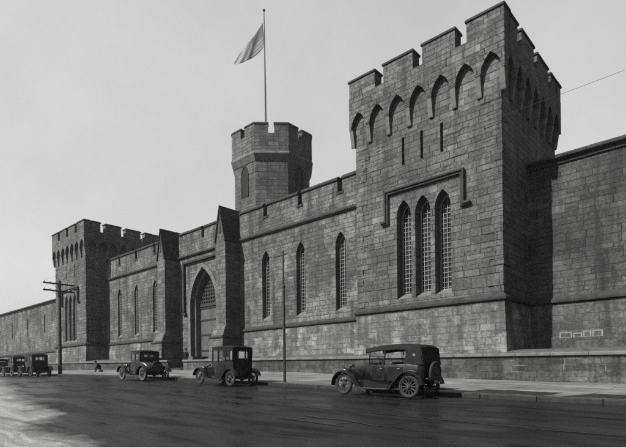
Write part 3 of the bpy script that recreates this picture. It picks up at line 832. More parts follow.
def sect(x, hw, z0, z1, top=.0, bot=.04, n=5, rt=.12):
    """closed body section at x: half width hw, from z0 to z1 with rounded shoulders"""
    pts = []
    for k_ in range(n+1):
        a = math.pi/2*k_/n; pts.append((x, -(hw-rt)-rt*math.sin(math.pi/2-a)*1.0, z1-rt+rt*math.sin(a)))
    right = [(p[0], -p[1], p[2]) for p in reversed(pts)]
    return [(x, -hw+bot, z0)] + pts + right + [(x, hw-bot, z0)]
def headlamp(t, x, y, z, r=.12):
    mb = MB(); mb.lathe((x, y, z), [(r, -.08), (r*.98, -.05), (r*.75, .05), (r*.3, .12)], 'x', 18)
    h = mb.build('headlight', M['paint'], t, smooth=True)
    mb = MB(); mb.lathe((x-.081, y, z), [(.01, -.015), (r*.6, -.01), (r*.93, 0)], 'x', 18); mb.build('lens', M['lens'], h, smooth=True)
    mb = MB(); mb.ring((x-.08, y, z), r, .012, 'x', 24, 6); mb.build('rim', M['nickel'], h, smooth=True)
    mb = MB(); mb.tube([(x+.02, y, z-r+.01), (x+.04, y*.95, z-r-.16)], .015, 6); mb.build('bracket', M['chassis'], h)
def chassis(t, xf, xr, yw, r):
    mb = MB()
    for s in (-1, 1): mb.box(xf-.35, xr+.3, s*.42-.035, s*.42+.035, r+.06, r+.15)
    mb.tube([(xf, -yw, r), (xf, yw, r)], .035, 8); mb.tube([(xr, -yw, r), (xr, yw, r)], .04, 8)
    mb.lathe((xr, 0, r), [(.05, -.14), (.14, -.05), (.14, .05), (.05, .14)], 'y', 12)
    for x in (xf, xr):
        for s in (-1, 1): mb.tube([(x-.45, s*.42, r+.12), (x, s*.42, r-.02), (x+.45, s*.42, r+.12)], .028, 6)
    mb.tube([(xf+.3, 0, r+.02), (xr, 0, r)], .04, 8)
    mb.box(xf+.1, xf+.9, -.22, .22, r-.06, r+.2)
    mb.tube([(xf+.8, .3, r), (xr+.5, .35, r-.02)], .025, 6)
    mb.build('chassis', M['chassis'], t)
def fender_pts(x, r, a0, a1, rr, n=14):
    return [(x+rr*math.cos(R(a0+(a1-a0)*i/n)), r+rr*math.sin(R(a0+(a1-a0)*i/n))) for i in range(n+1)]

def touring_car(loc, label, rz=0):
    t = thing('touring_car', label, 'car', loc, rz, 'cars parked along the kerb')
    xf, xr, r, yw = -1.36, 1.36, .39, .70
    chassis(t, xf, xr, yw, r)
    for x in (xf, xr):
        for s in (-1, 1): wheel(t, x, s*yw, r, .058, 12, 'tyre', s)
    # hood
    mb = MB(); mb.loft([sect(-1.42, .27, .56, 1.02, rt=.13), sect(-1.0, .32, .55, 1.06, rt=.13), sect(-.52, .42, .52, 1.12, rt=.13)])
    hd = mb.build('hood', M['paint'], t, smooth=True)
    mb = MB()
    for s in (-1, 1):
        for i in range(12): mb.box(-1.2+i*.045, -1.182+i*.045, s*(.365+.0028*i*3)-.006, s*(.365+.0028*i*3)+.006, .68, .9)
    mb.build('louvre', M['fender'], hd)
    mb = MB(); mb.loft([sect(-1.50, .27, .5, 1.03, rt=.12), sect(-1.422, .29, .5, 1.05, rt=.12)])
    mb.lathe((-1.46, 0, 1.07), [(.05, -.03), (.05, .02), (.02, .05)], 'z', 12)
    rd = mb.build('radiator', M['fender'], t, smooth=True)
    mb = MB(); mb.loft([sect(-1.512, .23, .56, .98, rt=.1), sect(-1.502, .23, .56, .98, rt=.1)]); mb.build('core', M['chassis'], rd)
    # open body tub
    def tub(x, hw, z0, z1, th=.05):
        o = [(x, -hw+.06, z0), (x, -hw, z0+.16), (x, -hw, z1-.05), (x, -hw+.03, z1), (x, -hw+.09, z1), (x, -hw+.09, z0+.3),
             (x, hw-.09, z0+.3), (x, hw-.09, z1), (x, hw-.03, z1), (x, hw, z1-.05), (x, hw, z0+.16), (x, hw-.06, z0)]
        return o
    mb = MB(); mb.loft([tub(-.52, .43, .5, 1.10), tub(-.3, .52, .48, 1.12), tub(.1, .62, .46, 1.10), tub(.7, .66, .46, 1.12), tub(1.3, .66, .48, 1.16), tub(1.62, .62, .52, 1.18)])
    body = mb.build('body', M['paint'], t, smooth=True)
    mb = MB(); mb.loft([sect(1.6, .62, .5, 1.19, rt=.08), sect(1.72, .60, .55, 1.18, rt=.1), sect(1.80, .52, .66, 1.08, rt=.12)]); mb.build('rear_panel', M['paint'], body, smooth=True)
    mb = MB(); mb.loft([sect(-.54, .42, .55, 1.13, rt=.13), sect(-.38, .47, .55, 1.16, rt=.13), sect(-.30, .47, .8, 1.15, rt=.13)]); mb.build('cowl', M['paint'], body, smooth=True)
    for (x0, x1, nm) in ((-.22, .35, 'door'), (.5, 1.08, 'door')):
        for s in (-1, 1):
            hwa = .56+.04*(x0+.5); mb = MB()
            yy = (.60 if x0 < 0 else .667); 
            mb.loft([[(x0, s*(yy-.035 if x0 < 0 else yy-.004), .55), (x0, s*(yy-.035 if x0 < 0 else yy-.004), 1.06), (x0, s*(yy-.06), 1.06), (x0, s*(yy-.06), .55)],
                     [(x1, s*(yy+.048 if x0 < 0 else yy+.008), .55), (x1, s*(yy+.048 if x0 < 0 else yy+.008), 1.06), (x1, s*(yy-.02), 1.06), (x1, s*(yy-.02), .55)]])
            d = mb.build('door', M['paint'], body, bevel=.012)
            mb = MB(); xx_ = x1-.08; yh = s*(yy+.06); mb.tube([(xx_-.1, yh, .98), (xx_, yh, .98), (xx_, s*(yy), .98)], .012, 6); mb.build('handle', M['nickel'], d)
    # seats
    for x in (.28, 1.22):
        mb = MB(); mb.box(x-.42, x+.1, -.5, .5, .62, .82); mb.loft([[(x+.08, -.5, .7), (x+.2, -.5, .7), (x+.3, -.5, 1.2), (x+.16, -.5, 1.22)], [(x+.08, .5, .7), (x+.2, .5, .7), (x+.3, .5, 1.2), (x+.16, .5, 1.22)]])
        mb.build('seat', M['leather'], t, bevel=.04)
    # steering
    mb = MB(); mb.ring((0, 0, 0), .2, .014, 'x', 24, 6); mb.tube([(0,0,0), (-.35, 0, 0)], .016, 6)
    for a in range(4): mb.tube([(0,0,0), (0, .2*math.cos(a*math.pi/2), .2*math.sin(a*math.pi/2))], .01, 5)
    st = mb.build('steering_wheel', M['iron'], t, smooth=True); st.location = (-.06, -.25, 1.2); st.rotation_euler = (0, R(-38), 0)
    # windshield
    mb = MB()
    for s in (-1, 1): mb.tube([(-.40, s*.50, 1.08), (-.34, s*.50, 1.66)], .017, 8)
    for z in (1.16, 1.40, 1.64): xq = -.40+.06*(z-1.08)/.58; mb.tube([(xq, -.5, z), (xq, .5, z)], .014, 8)
    ws = mb.build('windshield_frame', M['fender'], t)
    mb = MB(); mb.add([(-.392,-.49,1.16),(-.392,.49,1.16),(-.344,.49,1.64),(-.344,-.49,1.64)], [(0,1,2,3)]); mb.build('pane', M['glass'], ws)
    # folding top: roof, rear quarter and back curtain
    def arch(x, hw, z, zb=None, n=8, crown=.07):
        out_ = [(x, -hw, z-.15)]
        for k_ in range(n+1):
            s_ = -1+2*k_/n; out_.append((x, hw*.985*s_, z-.015+crown*(1-abs(s_)**2.6)-.0))
        out_.append((x, hw, z-.15)); 
        inn = [(p[0], p[1]*.965, p[2]-.025) for p in reversed(out_)]
        return out_+inn
    mb = MB(); mb.loft([arch(-.50, .56, 1.665, crown=.035), arch(-.42, .585, 1.69, crown=.05), arch(.1, .62, 1.755), arch(.8, .65, 1.79), arch(1.35, .65, 1.765), arch(1.66, .64, 1.74), arch(1.73, .62, 1.70, crown=.03)])
    top = mb.build('soft_top', M['canvas'], t, smooth=True)
    mb = MB()
    for s in (-1, 1):
        pl = [(.86, 1.66), (1.74, 1.66), (1.80, 1.20), (1.76, 1.05), (1.02, 1.10), (1.02, 1.16), (.93, 1.5), (.70, 1.63), (.70, 1.68)]
        pl = [(1.02, 1.70), (1.70, 1.70), (1.80, 1.14), (1.10, 1.10), (1.12, 1.25), (1.20, 1.48), (1.16, 1.60)]
        mb.prism(pl, lambda u, v, w: (u, w, v), s*.645, s*.62)
    mb.prism([(-.62, 1.70), (.62, 1.70), (.61, 1.12), (-.61, 1.12)], lambda u, v, w: (w+(1.72-v)*.16, u, v), 1.70, 1.735, holes=[[(-.2, 1.42), (.2, 1.42), (.2, 1.54), (-.2, 1.54)]])
    cu = mb.build('side_curtain', M['canvas'], top)
    mb = MB(); mb.box(1.745, 1.752, -.2, .2, 1.42, 1.54); mb.build('rear_window', M['glass'], cu)
    mb = MB()
    for s in (-1, 1):
        mb.tube([(.30, s*.63, 1.08), (.34, s*.615, 1.68)], .014, 6); mb.tube([(.75, s*.655, 1.12), (.3, s*.6, 1.6)], .008, 5)
    mb.build('top_bow', M['iron'], top)
    # fenders and running boards
    for s in (-1, 1):
        y0, y1 = s*.56, s*.86
        mb = MB(); p = fender_pts(xf, r, 188, 62, .47) ; p = p + [(xf+.36, r+.30), (xf+.52, r+.10), (xf+.66, .31), (xf+.78, .285)]
        arc_strip(mb, p, y0, y1); fe = mb.build('front_fender', M['fender'], t, smooth=True)
        mb = MB(); p = [(xr-.80, .285), (xr-.68, .31), (xr-.58, r+.10)] + fender_pts(xr, r, 152, 8, .50)
        arc_strip(mb, p, y0, y1); mb.build('rear_fender', M['fender'], t, smooth=True)
        mb = MB(); mb.box(xf+.74, xr-.76, min(s*.57, s*.85), max(s*.57, s*.85), .262, .292); mb.build('running_board', M['spoke'], t, bevel=.008)
        mb = MB(); mb.box(xf+.6, xr-.6, min(s*.5, s*.53), max(s*.5, s*.53), .29, .52); mb.build('splash_apron', M['paint'], t)
        headlamp(t, xf-.14, s*.36, .86)
    mb = MB(); mb.tube([(xf-.56, -.62, .5), (xf-.6, 0, .5), (xf-.56, .62, .5)], .025, 8); mb.tube([(xf-.56, -.4, .5), (xf-.3, -.42, .5)], .018, 6); mb.tube([(xf-.56, .4, .5), (xf-.3, .42, .5)], .018, 6)
    mb.build('bumper', M['nickel'], t)
    # spare at the rear
    sp = MB(); sp.ring((1.93, 0, .86), .325, .06, 'x', 32, 10); q = sp.build('spare_wheel', M['tyre'], t, smooth=True)
    mb = MB(); mb.lathe((1.93, 0, .86), [(.27, -.03), (.27, .03)], 'x', 24); mb.tube([(1.76, 0, .86), (1.9, 0, .86)], .05, 8); mb.lathe((1.97,0,.86), [(.12,-.02),(.08,.03)], 'x', 16); mb.build('carrier', M['spoke'], q)
    mb = MB(); mb.box(1.99, 2.0, -.17, .17, .50, .61); mb.build('number_plate', M['plate'], q)
    mb = MB(); mb.lathe((1.9, -.42, .66), [(.05, -.05), (.05, .03), (.02, .05)], 'x', 12); mb.build('tail_lamp', M['paint'], t)
    # bits on top: oval badge-like light patch of the quarter window
    mb = MB(); mb.prism([(1.44, 1.43), (1.49, 1.40), (1.55, 1.42), (1.53, 1.48), (1.46, 1.49)], lambda u, v, w: (u, w, v), -.652, -.646); mb.build('quarter_light', M['lens'], cu)
    return t

def closed_car(loc, name, label, box, rz=0, hoodz=1.0, deck=False, paint='paint', tyre='tyre', visor=.1, lean=.0, group='cars parked along the kerb', wb=2.54, top_z=1.90, r=.38, hoodl=.0):
    """upright 1920s closed car; box=(x_front, x_back) of the cab"""
    t = thing(name, label, 'car', loc, rz, group)
    xf, xr, yw = -wb/2, wb/2, .71
    P = M[paint]
    chassis(t, xf, xr, yw, r)
    for x in (xf, xr):
        for s in (-1, 1): wheel(t, x, s*yw, r, .05, 12, tyre, s)
    x0, x1 = box
    # hood and radiator
    mb = MB(); mb.loft([sect(xf-.08, .25, .56, hoodz-.06, rt=.14), sect(xf+.4, .31, .56, hoodz, rt=.14), sect(x0-.1, .42, .54, hoodz+.05, rt=.14), sect(x0+.01, .52, .52, hoodz+.10, rt=.12)])
    mb.build('hood', P, t, smooth=True)
    mb = MB(); mb.loft([sect(xf-.17, .26, .5, hoodz-.03, rt=.12), sect(xf-.082, .27, .5, hoodz-.03, rt=.12)]); mb.lathe((xf-.12, 0, hoodz), [(.045, -.04), (.045, .02), (.02, .04)], 'z', 12)
    rd = mb.build('radiator', M['fender'], t, smooth=True)
    mb = MB(); mb.loft([sect(xf-.182, .22, .56, hoodz-.08, rt=.1), sect(xf-.172, .22, .56, hoodz-.08, rt=.1)]); mb.build('core', M['chassis'], rd)
    hw = .66; belt = 1.13; zt = top_z-.10
    # lower body
    secs = [sect(x0, .53, .5, belt, rt=.03), sect(x0+.25, .62, .48, belt, rt=.03), sect(x0+.6, hw, .46, belt, rt=.03), sect(x1-.25, hw, .48, belt, rt=.03), sect(x1, hw-.05, .52, belt, rt=.03)]
    mb = MB(); mb.loft(secs); body = mb.build('body', P, t, smooth=True)
    # greenhouse: posts, header
    L = x1-x0
    posts = [x0+.03, x0+.62, x1-.56, x1-.04] if L > 1.5 else [x0+.03, x0+.70, x1-.04]
    mb = MB()
    def wid(x): return .56 if x < x0+.2 else (hw-.01 if x < x1-.2 else hw-.05)
    for i, x in enumerate(posts):
        for s in (-1, 1):
            w_ = wid(x); tw = .055 if 0 < i < len(posts)-1 else .05
            mb.box(x-tw/2-.01, x+tw/2+.01, min(s*w_, s*(w_-.05)), max(s*w_, s*(w_-.05)), belt-.005, zt+.005)
    mb.box(x0+.002, x0+.05, -.53, .53, zt-.12, zt+.003); mb.box(x0+.004, x0+.05, -.53, .53, belt-.01, belt+.06)
    for a, b in zip(posts[:-1], posts[1:]):
        for s in (-1, 1):
            wa, wb_ = wid(a), wid(b)
            for (za, zb) in ((zt-.10, zt+.004), (belt-.004, belt+.07)):
                mb.add([(a, s*wa, za), (b, s*wb_, za), (b, s*wb_, zb), (a, s*wa, zb), (a, s*(wa-.05), za), (b, s*(wb_-.05), za), (b, s*(wb_-.05), zb), (a, s*(wa-.05), zb)],
                       [(0,1,2,3),(4,5,6,7),(0,1,5,4),(3,2,6,7)])
    # back panel with window
    hwb = hw-.05
    mb.prism([(-hwb, belt-.002), (hwb, belt-.002), (hwb, zt+.004), (-hwb, zt+.004)], lambda u, v, w: (w, u, v), x1-.06, x1-.01,
             holes=[[(-.33, belt+.22), (.33, belt+.22), (.33, zt-.14), (-.33, zt-.14)]], back=False)
    gh = mb.build('window_frame', P, body)
    mb = MB()
    for a, b in zip(posts[:-1], posts[1:]):
        for s in (-1, 1): mb.add([(a, s*(wid(a)-.025), belt+.06), (b, s*(wid(b)-.025), belt+.06), (b, s*(wid(b)-.025), zt-.09), (a, s*(wid(a)-.025), zt-.09)], [(0,1,2,3)])
    mb.add([(x0+.025,-.52,belt+.05),(x0+.025,.52,belt+.05),(x0+.025,.52,zt-.11),(x0+.025,-.52,zt-.11)], [(0,1,2,3)])
    mb.add([(x1-.035,-.34,belt+.21),(x1-.035,.34,belt+.21),(x1-.035,.34,zt-.13),(x1-.035,-.34,zt-.13)], [(0,1,2,3)])
    mb.build('glass', M['glass'], gh)
    # roof with rounded crown and a front visor
    def rs(x, w_, z, c=.08):
        o = [(x, -w_, z), (x, -w_, z+.03)] + [(x, w_*(-1+2*k_/8)*.98, z+.04+c*(1-abs(-1+2*k_/8)**3)) for k_ in range(1, 8)] + [(x, w_, z+.03), (x, w_, z)]
        return o
    mb = MB(); mb.loft([rs(x0-visor, .55, zt+.005, .03), rs(x0+.1, .60, zt+.006, .06), rs(x0+.6, hw+.02, zt+.006, .08), rs(x1-.3, hw+.02, zt+.006, .08), rs(x1-.04, hw-.02, zt+.006, .05), rs(x1+.02, hw-.06, zt+.0, .01)])
    mb.build('roof', M['canvas'], body, smooth=True)
    for s in (-1, 1):
        xa, xb = posts[0]+.2, posts[0]+.2+.62
        if L > 1.5: xa, xb = posts[1]+.02, posts[2]-.02
        mb = MB(); mb.box(xa, xb, min(s*(hw+.002), s*(hw-.03)), max(s*(hw+.002), s*(hw+.012)), .55, belt-.03)
        d = mb.build('door', P, body, bevel=.008)
        mb = MB(); mb.tube([(xb-.15, s*(hw+.05), 1.0), (xb-.06, s*(hw+.05), 1.0), (xb-.06, s*hw, 1.0)], .012, 6); mb.build('handle', M['nickel'], d)
    # seat inside
    for xs_ in ((x0+.75,) if L <= 1.5 else (x0+.75, x1-.45)):
        mb = MB(); mb.box(xs_-.3, xs_+.1, -.5, .5, .65, .85); mb.box(xs_+.08, xs_+.2, -.5, .5, .75, 1.28); mb.build('seat', M['leather'], body, bevel=.03)
    mb = MB(); mb.ring((0, 0, 0), .2, .014, 'x', 20, 6); mb.tube([(0,0,0), (-.3, 0, 0)], .014, 6); st = mb.build('steering_wheel', M['iron'], body); st.location = (x0+.42, -.27, 1.2); st.rotation_euler = (0, R(-40), 0)
    if deck:
        mb = MB(); mb.loft([sect(x1-.02, hw-.05, .55, belt-.02, rt=.12), sect(x1+.35, hw-.10, .56, belt-.07, rt=.16), sect(x1+.62, hw-.16, .6, belt-.22, rt=.2), sect(x1+.76, hw-.24, .66, belt-.42, rt=.14)])
        dk = mb.build('rear_deck', P, t, smooth=True)
        mb = MB(); mb.ring((0,0,0), .30, .055, 'x', 30, 8); sp = mb.build('spare_wheel', M['tyre'], t, smooth=True); sp.location = (x1+.86, 0, .78)
        mb = MB(); mb.lathe((0,0,0), [(.25,-.02),(.25,.02)], 'x', 20); mb.tube([(-.15,0,0),(0,0,0)], .04, 6); mb.build('carrier', M['spoke'], sp)
    for s in (-1, 1):
        y0, y1 = s*.57, s*.86; rf = r+.085
        mb = MB(); p = fender_pts(xf, r, 172, 60, rf) + [(xf+.38, r+.26), (xf+.52, r+.06), (xf+.62, .33), (xf+.72, .30)]
        arc_strip(mb, p, y0, y1); mb.build('front_fender', M['fender'], t, smooth=True)
        mb = MB(); p = [(xr-.72, .30), (xr-.62, .33), (xr-.53, r+.08)] + fender_pts(xr, r, 150, 14, rf+.01)
        arc_strip(mb, p, y0, y1); mb.build('rear_fender', M['fender'], t, smooth=True)
        mb = MB(); mb.box(xf+.70, xr-.70, min(s*.57, s*.85), max(s*.57, s*.85), .278, .302); mb.build('running_board', M['iron'], t)
        mb = MB(); mb.box(xf+.6, xr-.55, min(s*.5, s*.53), max(s*.5, s*.53), .30, .53); mb.build('splash_apron', M['paint'], t)
        headlamp(t, xf-.2, s*.34, .84, .11)
    mb = MB(); mb.box(x1+(.72 if deck else -.02)+.0, x1+(.73 if deck else .0), -.36, -.06, .52, .62); mb.build('number_plate', M['plate'], t)
    mb = MB(); mb.lathe((x1+(.6 if deck else .04), -.48, .68), [(.05, -.05), (.05, .03), (.02, .05)], 'x', 12); mb.build('tail_lamp', M['paint'], t)
    if not deck:
        mb = MB(); mb.loft([sect(x1-.3, .3, .42, .62, rt=.05), sect(x1+.02, .3, .42, .60, rt=.05)]); mb.build('fuel_tank', M['chassis'], t)
    return t

def slope_at(x): return math.atan((g(x+1.5)-g(x-1.5))/3)
def park(o, x, yc, rz=0.):
    o.location = (x, yc, road_z(x, yc)+.014); o.rotation_euler = (-.028*0, -slope_at(x), rz)
park(touring_car((0,0,0), 'black open touring car with raised canvas top and rear spare wheel'), -9.75, 14.72, R(.6))
park(closed_car((0,0,0), 'box_sedan', 'tall black upright sedan parked below the gate beside the slim post', (-.45, 1.32), top_z=1.95), -19.0, 14.75, R(-.5))
park(closed_car((0,0,0), 'coupe', 'glossy grey-sided coupe with rounded rear deck, parked left of the tall black sedan', (-.52, .72), deck=True, top_z=1.74, paint='paint_grey', tyre='tyre_pale', wb=2.5, hoodz=1.02), -26.9, 14.75, R(-1))
park(closed_car((0,0,0), 'box_sedan', 'dark sedan parked at the foot of the telephone pole, nearest of the far row', (-.5, 1.25), top_z=1.86), -44.9, 14.7, R(1))
park(closed_car((0,0,0), 'box_sedan', 'greyer sedan with pale tyres, middle car of the far row left of the telephone pole', (-.45, 1.3), top_z=1.8, paint='paint_grey', tyre='tyre_pale'), -49.6, 14.75, R(-1))
park(closed_car((0,0,0), 'coupe', 'low car with pale tyres at the left edge, farthest of the parked cars', (-.5, .75), deck=True, top_z=1.66, tyre='tyre_pale', wb=2.5), -54.4, 14.7, R(0))

for o in bpy.data.objects:
    if o.name == 'box_sedan': o.scale = (.95, .95, .96)
# ------------------------------------------------------------------ poles and wires
px_, py_ = -16.5, 16.3
o = thing('slim_post', 'slim dark post with a tiny crossbar at its top beside the tall sedan', 'post', (px_, py_, walk_z(px_, py_)-.02))
mb = MB(); mb.tube([(0,0,-.3),(0,0,.3),(0,0,4.6)], [.075,.07,.06], 12); mb.build('shaft', M['iron'], o, smooth=True)
mb = MB(); mb.tube([(0,0,4.6),(-.015,0,6.3)], [.05,.04], 10); mb.lathe((0,0,4.6), [(.065,-.06),(.085,0),(.07,.05),(.045,.08)], 'z', 12); mb.build('upper_shaft', M['iron'], o, smooth=True)
mb = MB(); mb.tube([(-.6,-.0,6.08),(.25,0,6.12)], .03, 6); mb.build('crossbar', M['iron'], o)
tx, ty = -43.95, 16.4
o = thing('telephone_pole', 'tall wooden telephone pole with two crossarms in front of the far tower', 'pole', (tx, ty, walk_z(tx, ty)-.02))
mb = MB(); mb.tube([(0,0,-.3),(.0,0,3),(.10,0,8.0)], [.16,.145,.11], 12); mb.build('shaft', M['wood_pole'], o, smooth=True)
for z in (7.72, 7.12):
    mb = MB(); mb.box(-.06+.06, .06+.06, -1.3, 1.25, z-.06, z+.06); arm = mb.build('crossarm', M['wood_pole'], o)
    for yy in (-1.2, -.75, -.3, .35, .8, 1.15):
        mb = MB(); mb.lathe((.06, yy, z+.13), [(.02, -.08), (.045, -.03), (.05, .03), (.025, .07)], 'z', 8); mb.build('insulator', M['porcelain'], arm)
    mb = MB(); mb.tube([(.1,-.6,z-.05),(.12,0,z-.5)], .015, 5); mb.build('brace', M['iron'], arm)
# next pole of the line, out of frame to the right, carries the wires
t2x = 14.
o = thing('telephone_pole', 'wooden telephone pole with crossarms by the kerb', 'pole', (t2x, ty, walk_z(t2x, ty)-.02))
mb = MB(); mb.tube([(0,0,-.3),(0,0,10.6)], [.16,.11], 12); mb.build('shaft', M['wood_pole'], o, smooth=True)
mb = MB(); mb.box(-.06, .06, -1.3, 1.25, 10.2, 10.32); mb.build('crossarm', M['wood_pole'], o)
for i, (yy, za, zb) in enumerate(((-1.2, 7.92, 9.45),)):
    A = Vector((tx+.06, ty+yy, walk_z(tx, ty)+za)); B = Vector((t2x, ty+yy, walk_z(t2x, ty)+zb))
    pts = []
    for k_ in range(41):
        s_ = k_/40; p = A.lerp(B, s_); p.z -= 4*.35*s_*(1-s_); pts.append(p)
    mb = MB(); mb.tube(pts, .0045, 5); tag(mb.build('overhead_wire', M['wire']), 'single thin overhead wire crossing the sky and the nearest tower', 'wire')

# ------------------------------------------------------------------ people
def person(name_label, joints, edges, radii, loc, rz, parts=(), group=None):
    t = thing('person', name_label, 'person', loc, rz)
    me = bpy.data.meshes.new('body'); me.from_pydata(joints, edges, [])
    o = bpy.data.objects.new('body', me); COL.objects.link(o); o.parent = t
    sk = o.modifiers.new('skin', 'SKIN')
    for v, r_ in zip(me.skin_vertices[0].data, radii): v.radius = (r_, r_)
    me.skin_vertices[0].data[0].use_root = True
    ss = o.modifiers.new('sub', 'SUBSURF'); ss.levels = 2; ss.render_levels = 2
    dg = bpy.context.evaluated_depsgraph_get(); dg.update()
    em = bpy.data.meshes.new_from_object(o.evaluated_get(dg)); o.modifiers.clear(); o.data = em; em.name = 'body'
    for p in em.polygons: p.use_smooth = True
    em.materials.clear(); em.materials.append(M['cloth']); em.materials.append(M['skin'])
    for p in em.polygons:
        c = p.center; p.material_index = 0
        for (hc, hr) in parts:
            if (c-Vector(hc)).length < hr: p.material_index = 1
    return t, o
# standing man by the gate (faces +x -> rotated)
J = [(0,0,.92),(0,0,1.12),(0,0,1.34),(0,0,1.47),(0,-.015,1.60),(0,-.01,1.69),
     (.10,0,.88),(.12,-.01,.48),(.12,.02,.09),(.12,-.14,.04),
     (-.10,0,.88),(-.13,.02,.48),(-.14,.05,.09),(-.15,-.11,.04),
     (.19,0,1.40),(.25,.02,1.12),(.25,-.06,.88),(.25,-.09,.79),
     (-.19,0,1.40),(-.25,.02,1.12),(-.24,-.06,.88),(-.24,-.09,.79)]
E = [(0,1),(1,2),(2,3),(3,4),(4,5),(0,6),(6,7),(7,8),(8,9),(0,10),(10,11),(11,12),(12,13),(2,14),(14,15),(15,16),(16,17),(2,18),(18,19),(19,20),(20,21)]
Rd = [.155,.145,.165,.058,.092,.075,.10,.075,.055,.04,.10,.075,.055,.04,.075,.055,.042,.035,.075,.055,.042,.035]
def add_hat(t, c, tilt=0):
    mb = MB(); mb.lathe(c, [(.17,-.012),(.17,.0),(.10,.01),(.095,.09),(.05,.12)], 'z', 18); h = mb.build('hat', M['hair'], t, smooth=True); return h
def add_face(t, c, f):
    c = Vector(c); f = Vector(f).normalized(); s_ = Vector((0,0,1)).cross(f).normalized()
    mb = MB(); p = c+f*.095; mb.tube([p+Vector((0,0,.02)), p+f*.022+Vector((0,0,-.02)), p+Vector((0,0,-.03))], [.008,.014,.008], 6)
    mb.build('nose', M['skin'], t)
    mb = MB()
    for q in (-1, 1): mb.lathe(tuple(c+f*.085+s_*q*.035+Vector((0,0,.02))), [(.004,-.01),(.010,0),(.004,.01)], 'z', 8)
    mb.build('eyes', M['hair'], t)
def add_hand(t, p, d, s_):
    p = Vector(p); d = Vector(d).normalized(); a = Vector(s_).normalized()
    mb = MB(); mb.loft([[tuple(p+d*k_*.045+a*x*.038*w+a.cross(d)*y_*.014) for x, y_ in ((-1,-1),(1,-1),(1,1),(-1,1))] for k_, w in ((0,.7),(1,1),(2,1))])
    for i in range(4):
        b = p+d*.085+a*(-.028+.019*i); L = (.062,.075,.07,.055)[i]; n_ = a.cross(d)
        mb.tube([b, b+d*L*.5, b+d*L*.85+n_*.018, b+d*L+n_*.035], [.009,.0085,.008,.006], 6)
    b = p+d*.03-a*.036; mb.tube([b, b+d*.03-a*.02, b+d*.06-a*.018], [.011,.010,.007], 6)
    mb.build('hand', M['skin'], t, smooth=True)
t, o = person('person in dark coat and hat standing at the left side of the gate', J, E, Rd, (-39.5, 26.0, LZ), R(25), [((0,-.02,1.60), .135), ((.25,-.10,.78), .06), ((-.24,-.10,.78), .06)])
add_hat(t, (0,-.01,1.70)); add_face(t, (0,-.02,1.60), (0,-1,0))
add_hand(t, (.25,-.09,.80), (0,-.1,-1), (0,1,0)); add_hand(t, (-.24,-.09,.80), (0,-.1,-1), (0,1,0))
mb = MB(); mb.loft([[(.20*k_*math.cos(a), .15*k_*math.sin(a), z) for a in [2*math.pi*i/14 for i in range(14)]] for (z, k_) in ((.55,1.12),(.9,.98),(1.12,.92),(1.36,.88))], False); mb.build('coat', M['cloth'], t, smooth=True)
# figure sitting bent forward at the foot of the terrace wall
sx, sy = -44.1, 20.0
J = [(0,0,.30),(0,-.10,.50),(0,-.24,.68),(0,-.34,.74),(0,-.42,.80),(0,-.46,.87),
     (.10,-.05,.26),(.15,-.42,.46),(.14,-.40,.08),(.15,-.53,.04),
     (-.10,-.05,.26),(-.14,-.46,.44),(-.15,-.46,.08),(-.15,-.59,.04),
     (.18,-.25,.68),(.22,-.34,.44),(.14,-.50,.36),(.11,-.56,.33),
     (-.18,-.25,.68),(-.22,-.36,.44),(-.12,-.53,.37),(-.08,-.58,.34)]
Rd2 = list(Rd); Rd2[0] = .15
t, o = person('person in dark clothes sitting bent forward by the terrace wall left of the coupe', J, E, Rd2, (sx, sy, walk_z(sx, sy)), R(-30), [((0,-.42,.79), .11), ((.10,-.57,.33), .06), ((-.08,-.58,.34), .06)])
add_hat(t, (0,-.46,.90)); add_face(t, (0,-.43,.80), (0,-1,-.3))
add_hand(t, (.11,-.55,.34), (-.2,-1,-.5), (1,0,0)); add_hand(t, (-.08,-.57,.35), (.2,-1,-.5), (1,0,0))
mb = MB(); mb.box(-.24, .24, -.14, .16, 0, .19)
o = mb.build('stone_block', M['kerb'], bevel=.02); o.location = (sx, sy, walk_z(sx, sy)-.02); o.rotation_euler = (0, 0, R(-30)); tag(o, 'low stone block under the seated person on the sidewalk', 'block')

# ------------------------------------------------------------------ base colours scaled down under the raised exposure, so shade goes darker
for m in bpy.data.materials:
    if not m.use_nodes or 'Principled BSDF' not in m.node_tree.nodes: continue
    K = 1. if m.name == 'flag_cloth' else (.92 if 'stone' in m.name or 'bars' in m.name or 'flags' in m.name else .72)
    nt = m.node_tree; inp = nt.nodes['Principled BSDF'].inputs['Base Color']
    if inp.is_linked:
        src = inp.links[0].from_socket; mx = nt.nodes.new('ShaderNodeMix'); mx.data_type = 'RGBA'; mx.blend_type = 'MULTIPLY'
        mx.inputs[0].default_value = 1.; mx.inputs[7].default_value = (K, K, K, 1); nt.links.new(src, mx.inputs[6]); nt.links.new(mx.outputs[2], inp)
    else: inp.default_value = [c*K for c in inp.default_value[:3]] + [1]
# ------------------------------------------------------------------ haze
hz = MB(); hz.box(-420, 260, -60, 260, -4.6, 60)
t = NT('haze_air'); t.t.nodes.remove(t.b)
pv = t.n('ShaderNodeVolumePrincipled'); pv.inputs['Color'].default_value = (.9,.9,.9,1); pv.inputs['Density'].default_value = .0002; pv.inputs['Anisotropy'].default_value = .3
t.set(t.t.nodes['Material Output'].inputs['Volume'], pv.outputs[0])
HZ = hz.build('haze', t.m); HZ['kind'] = 'stuff'

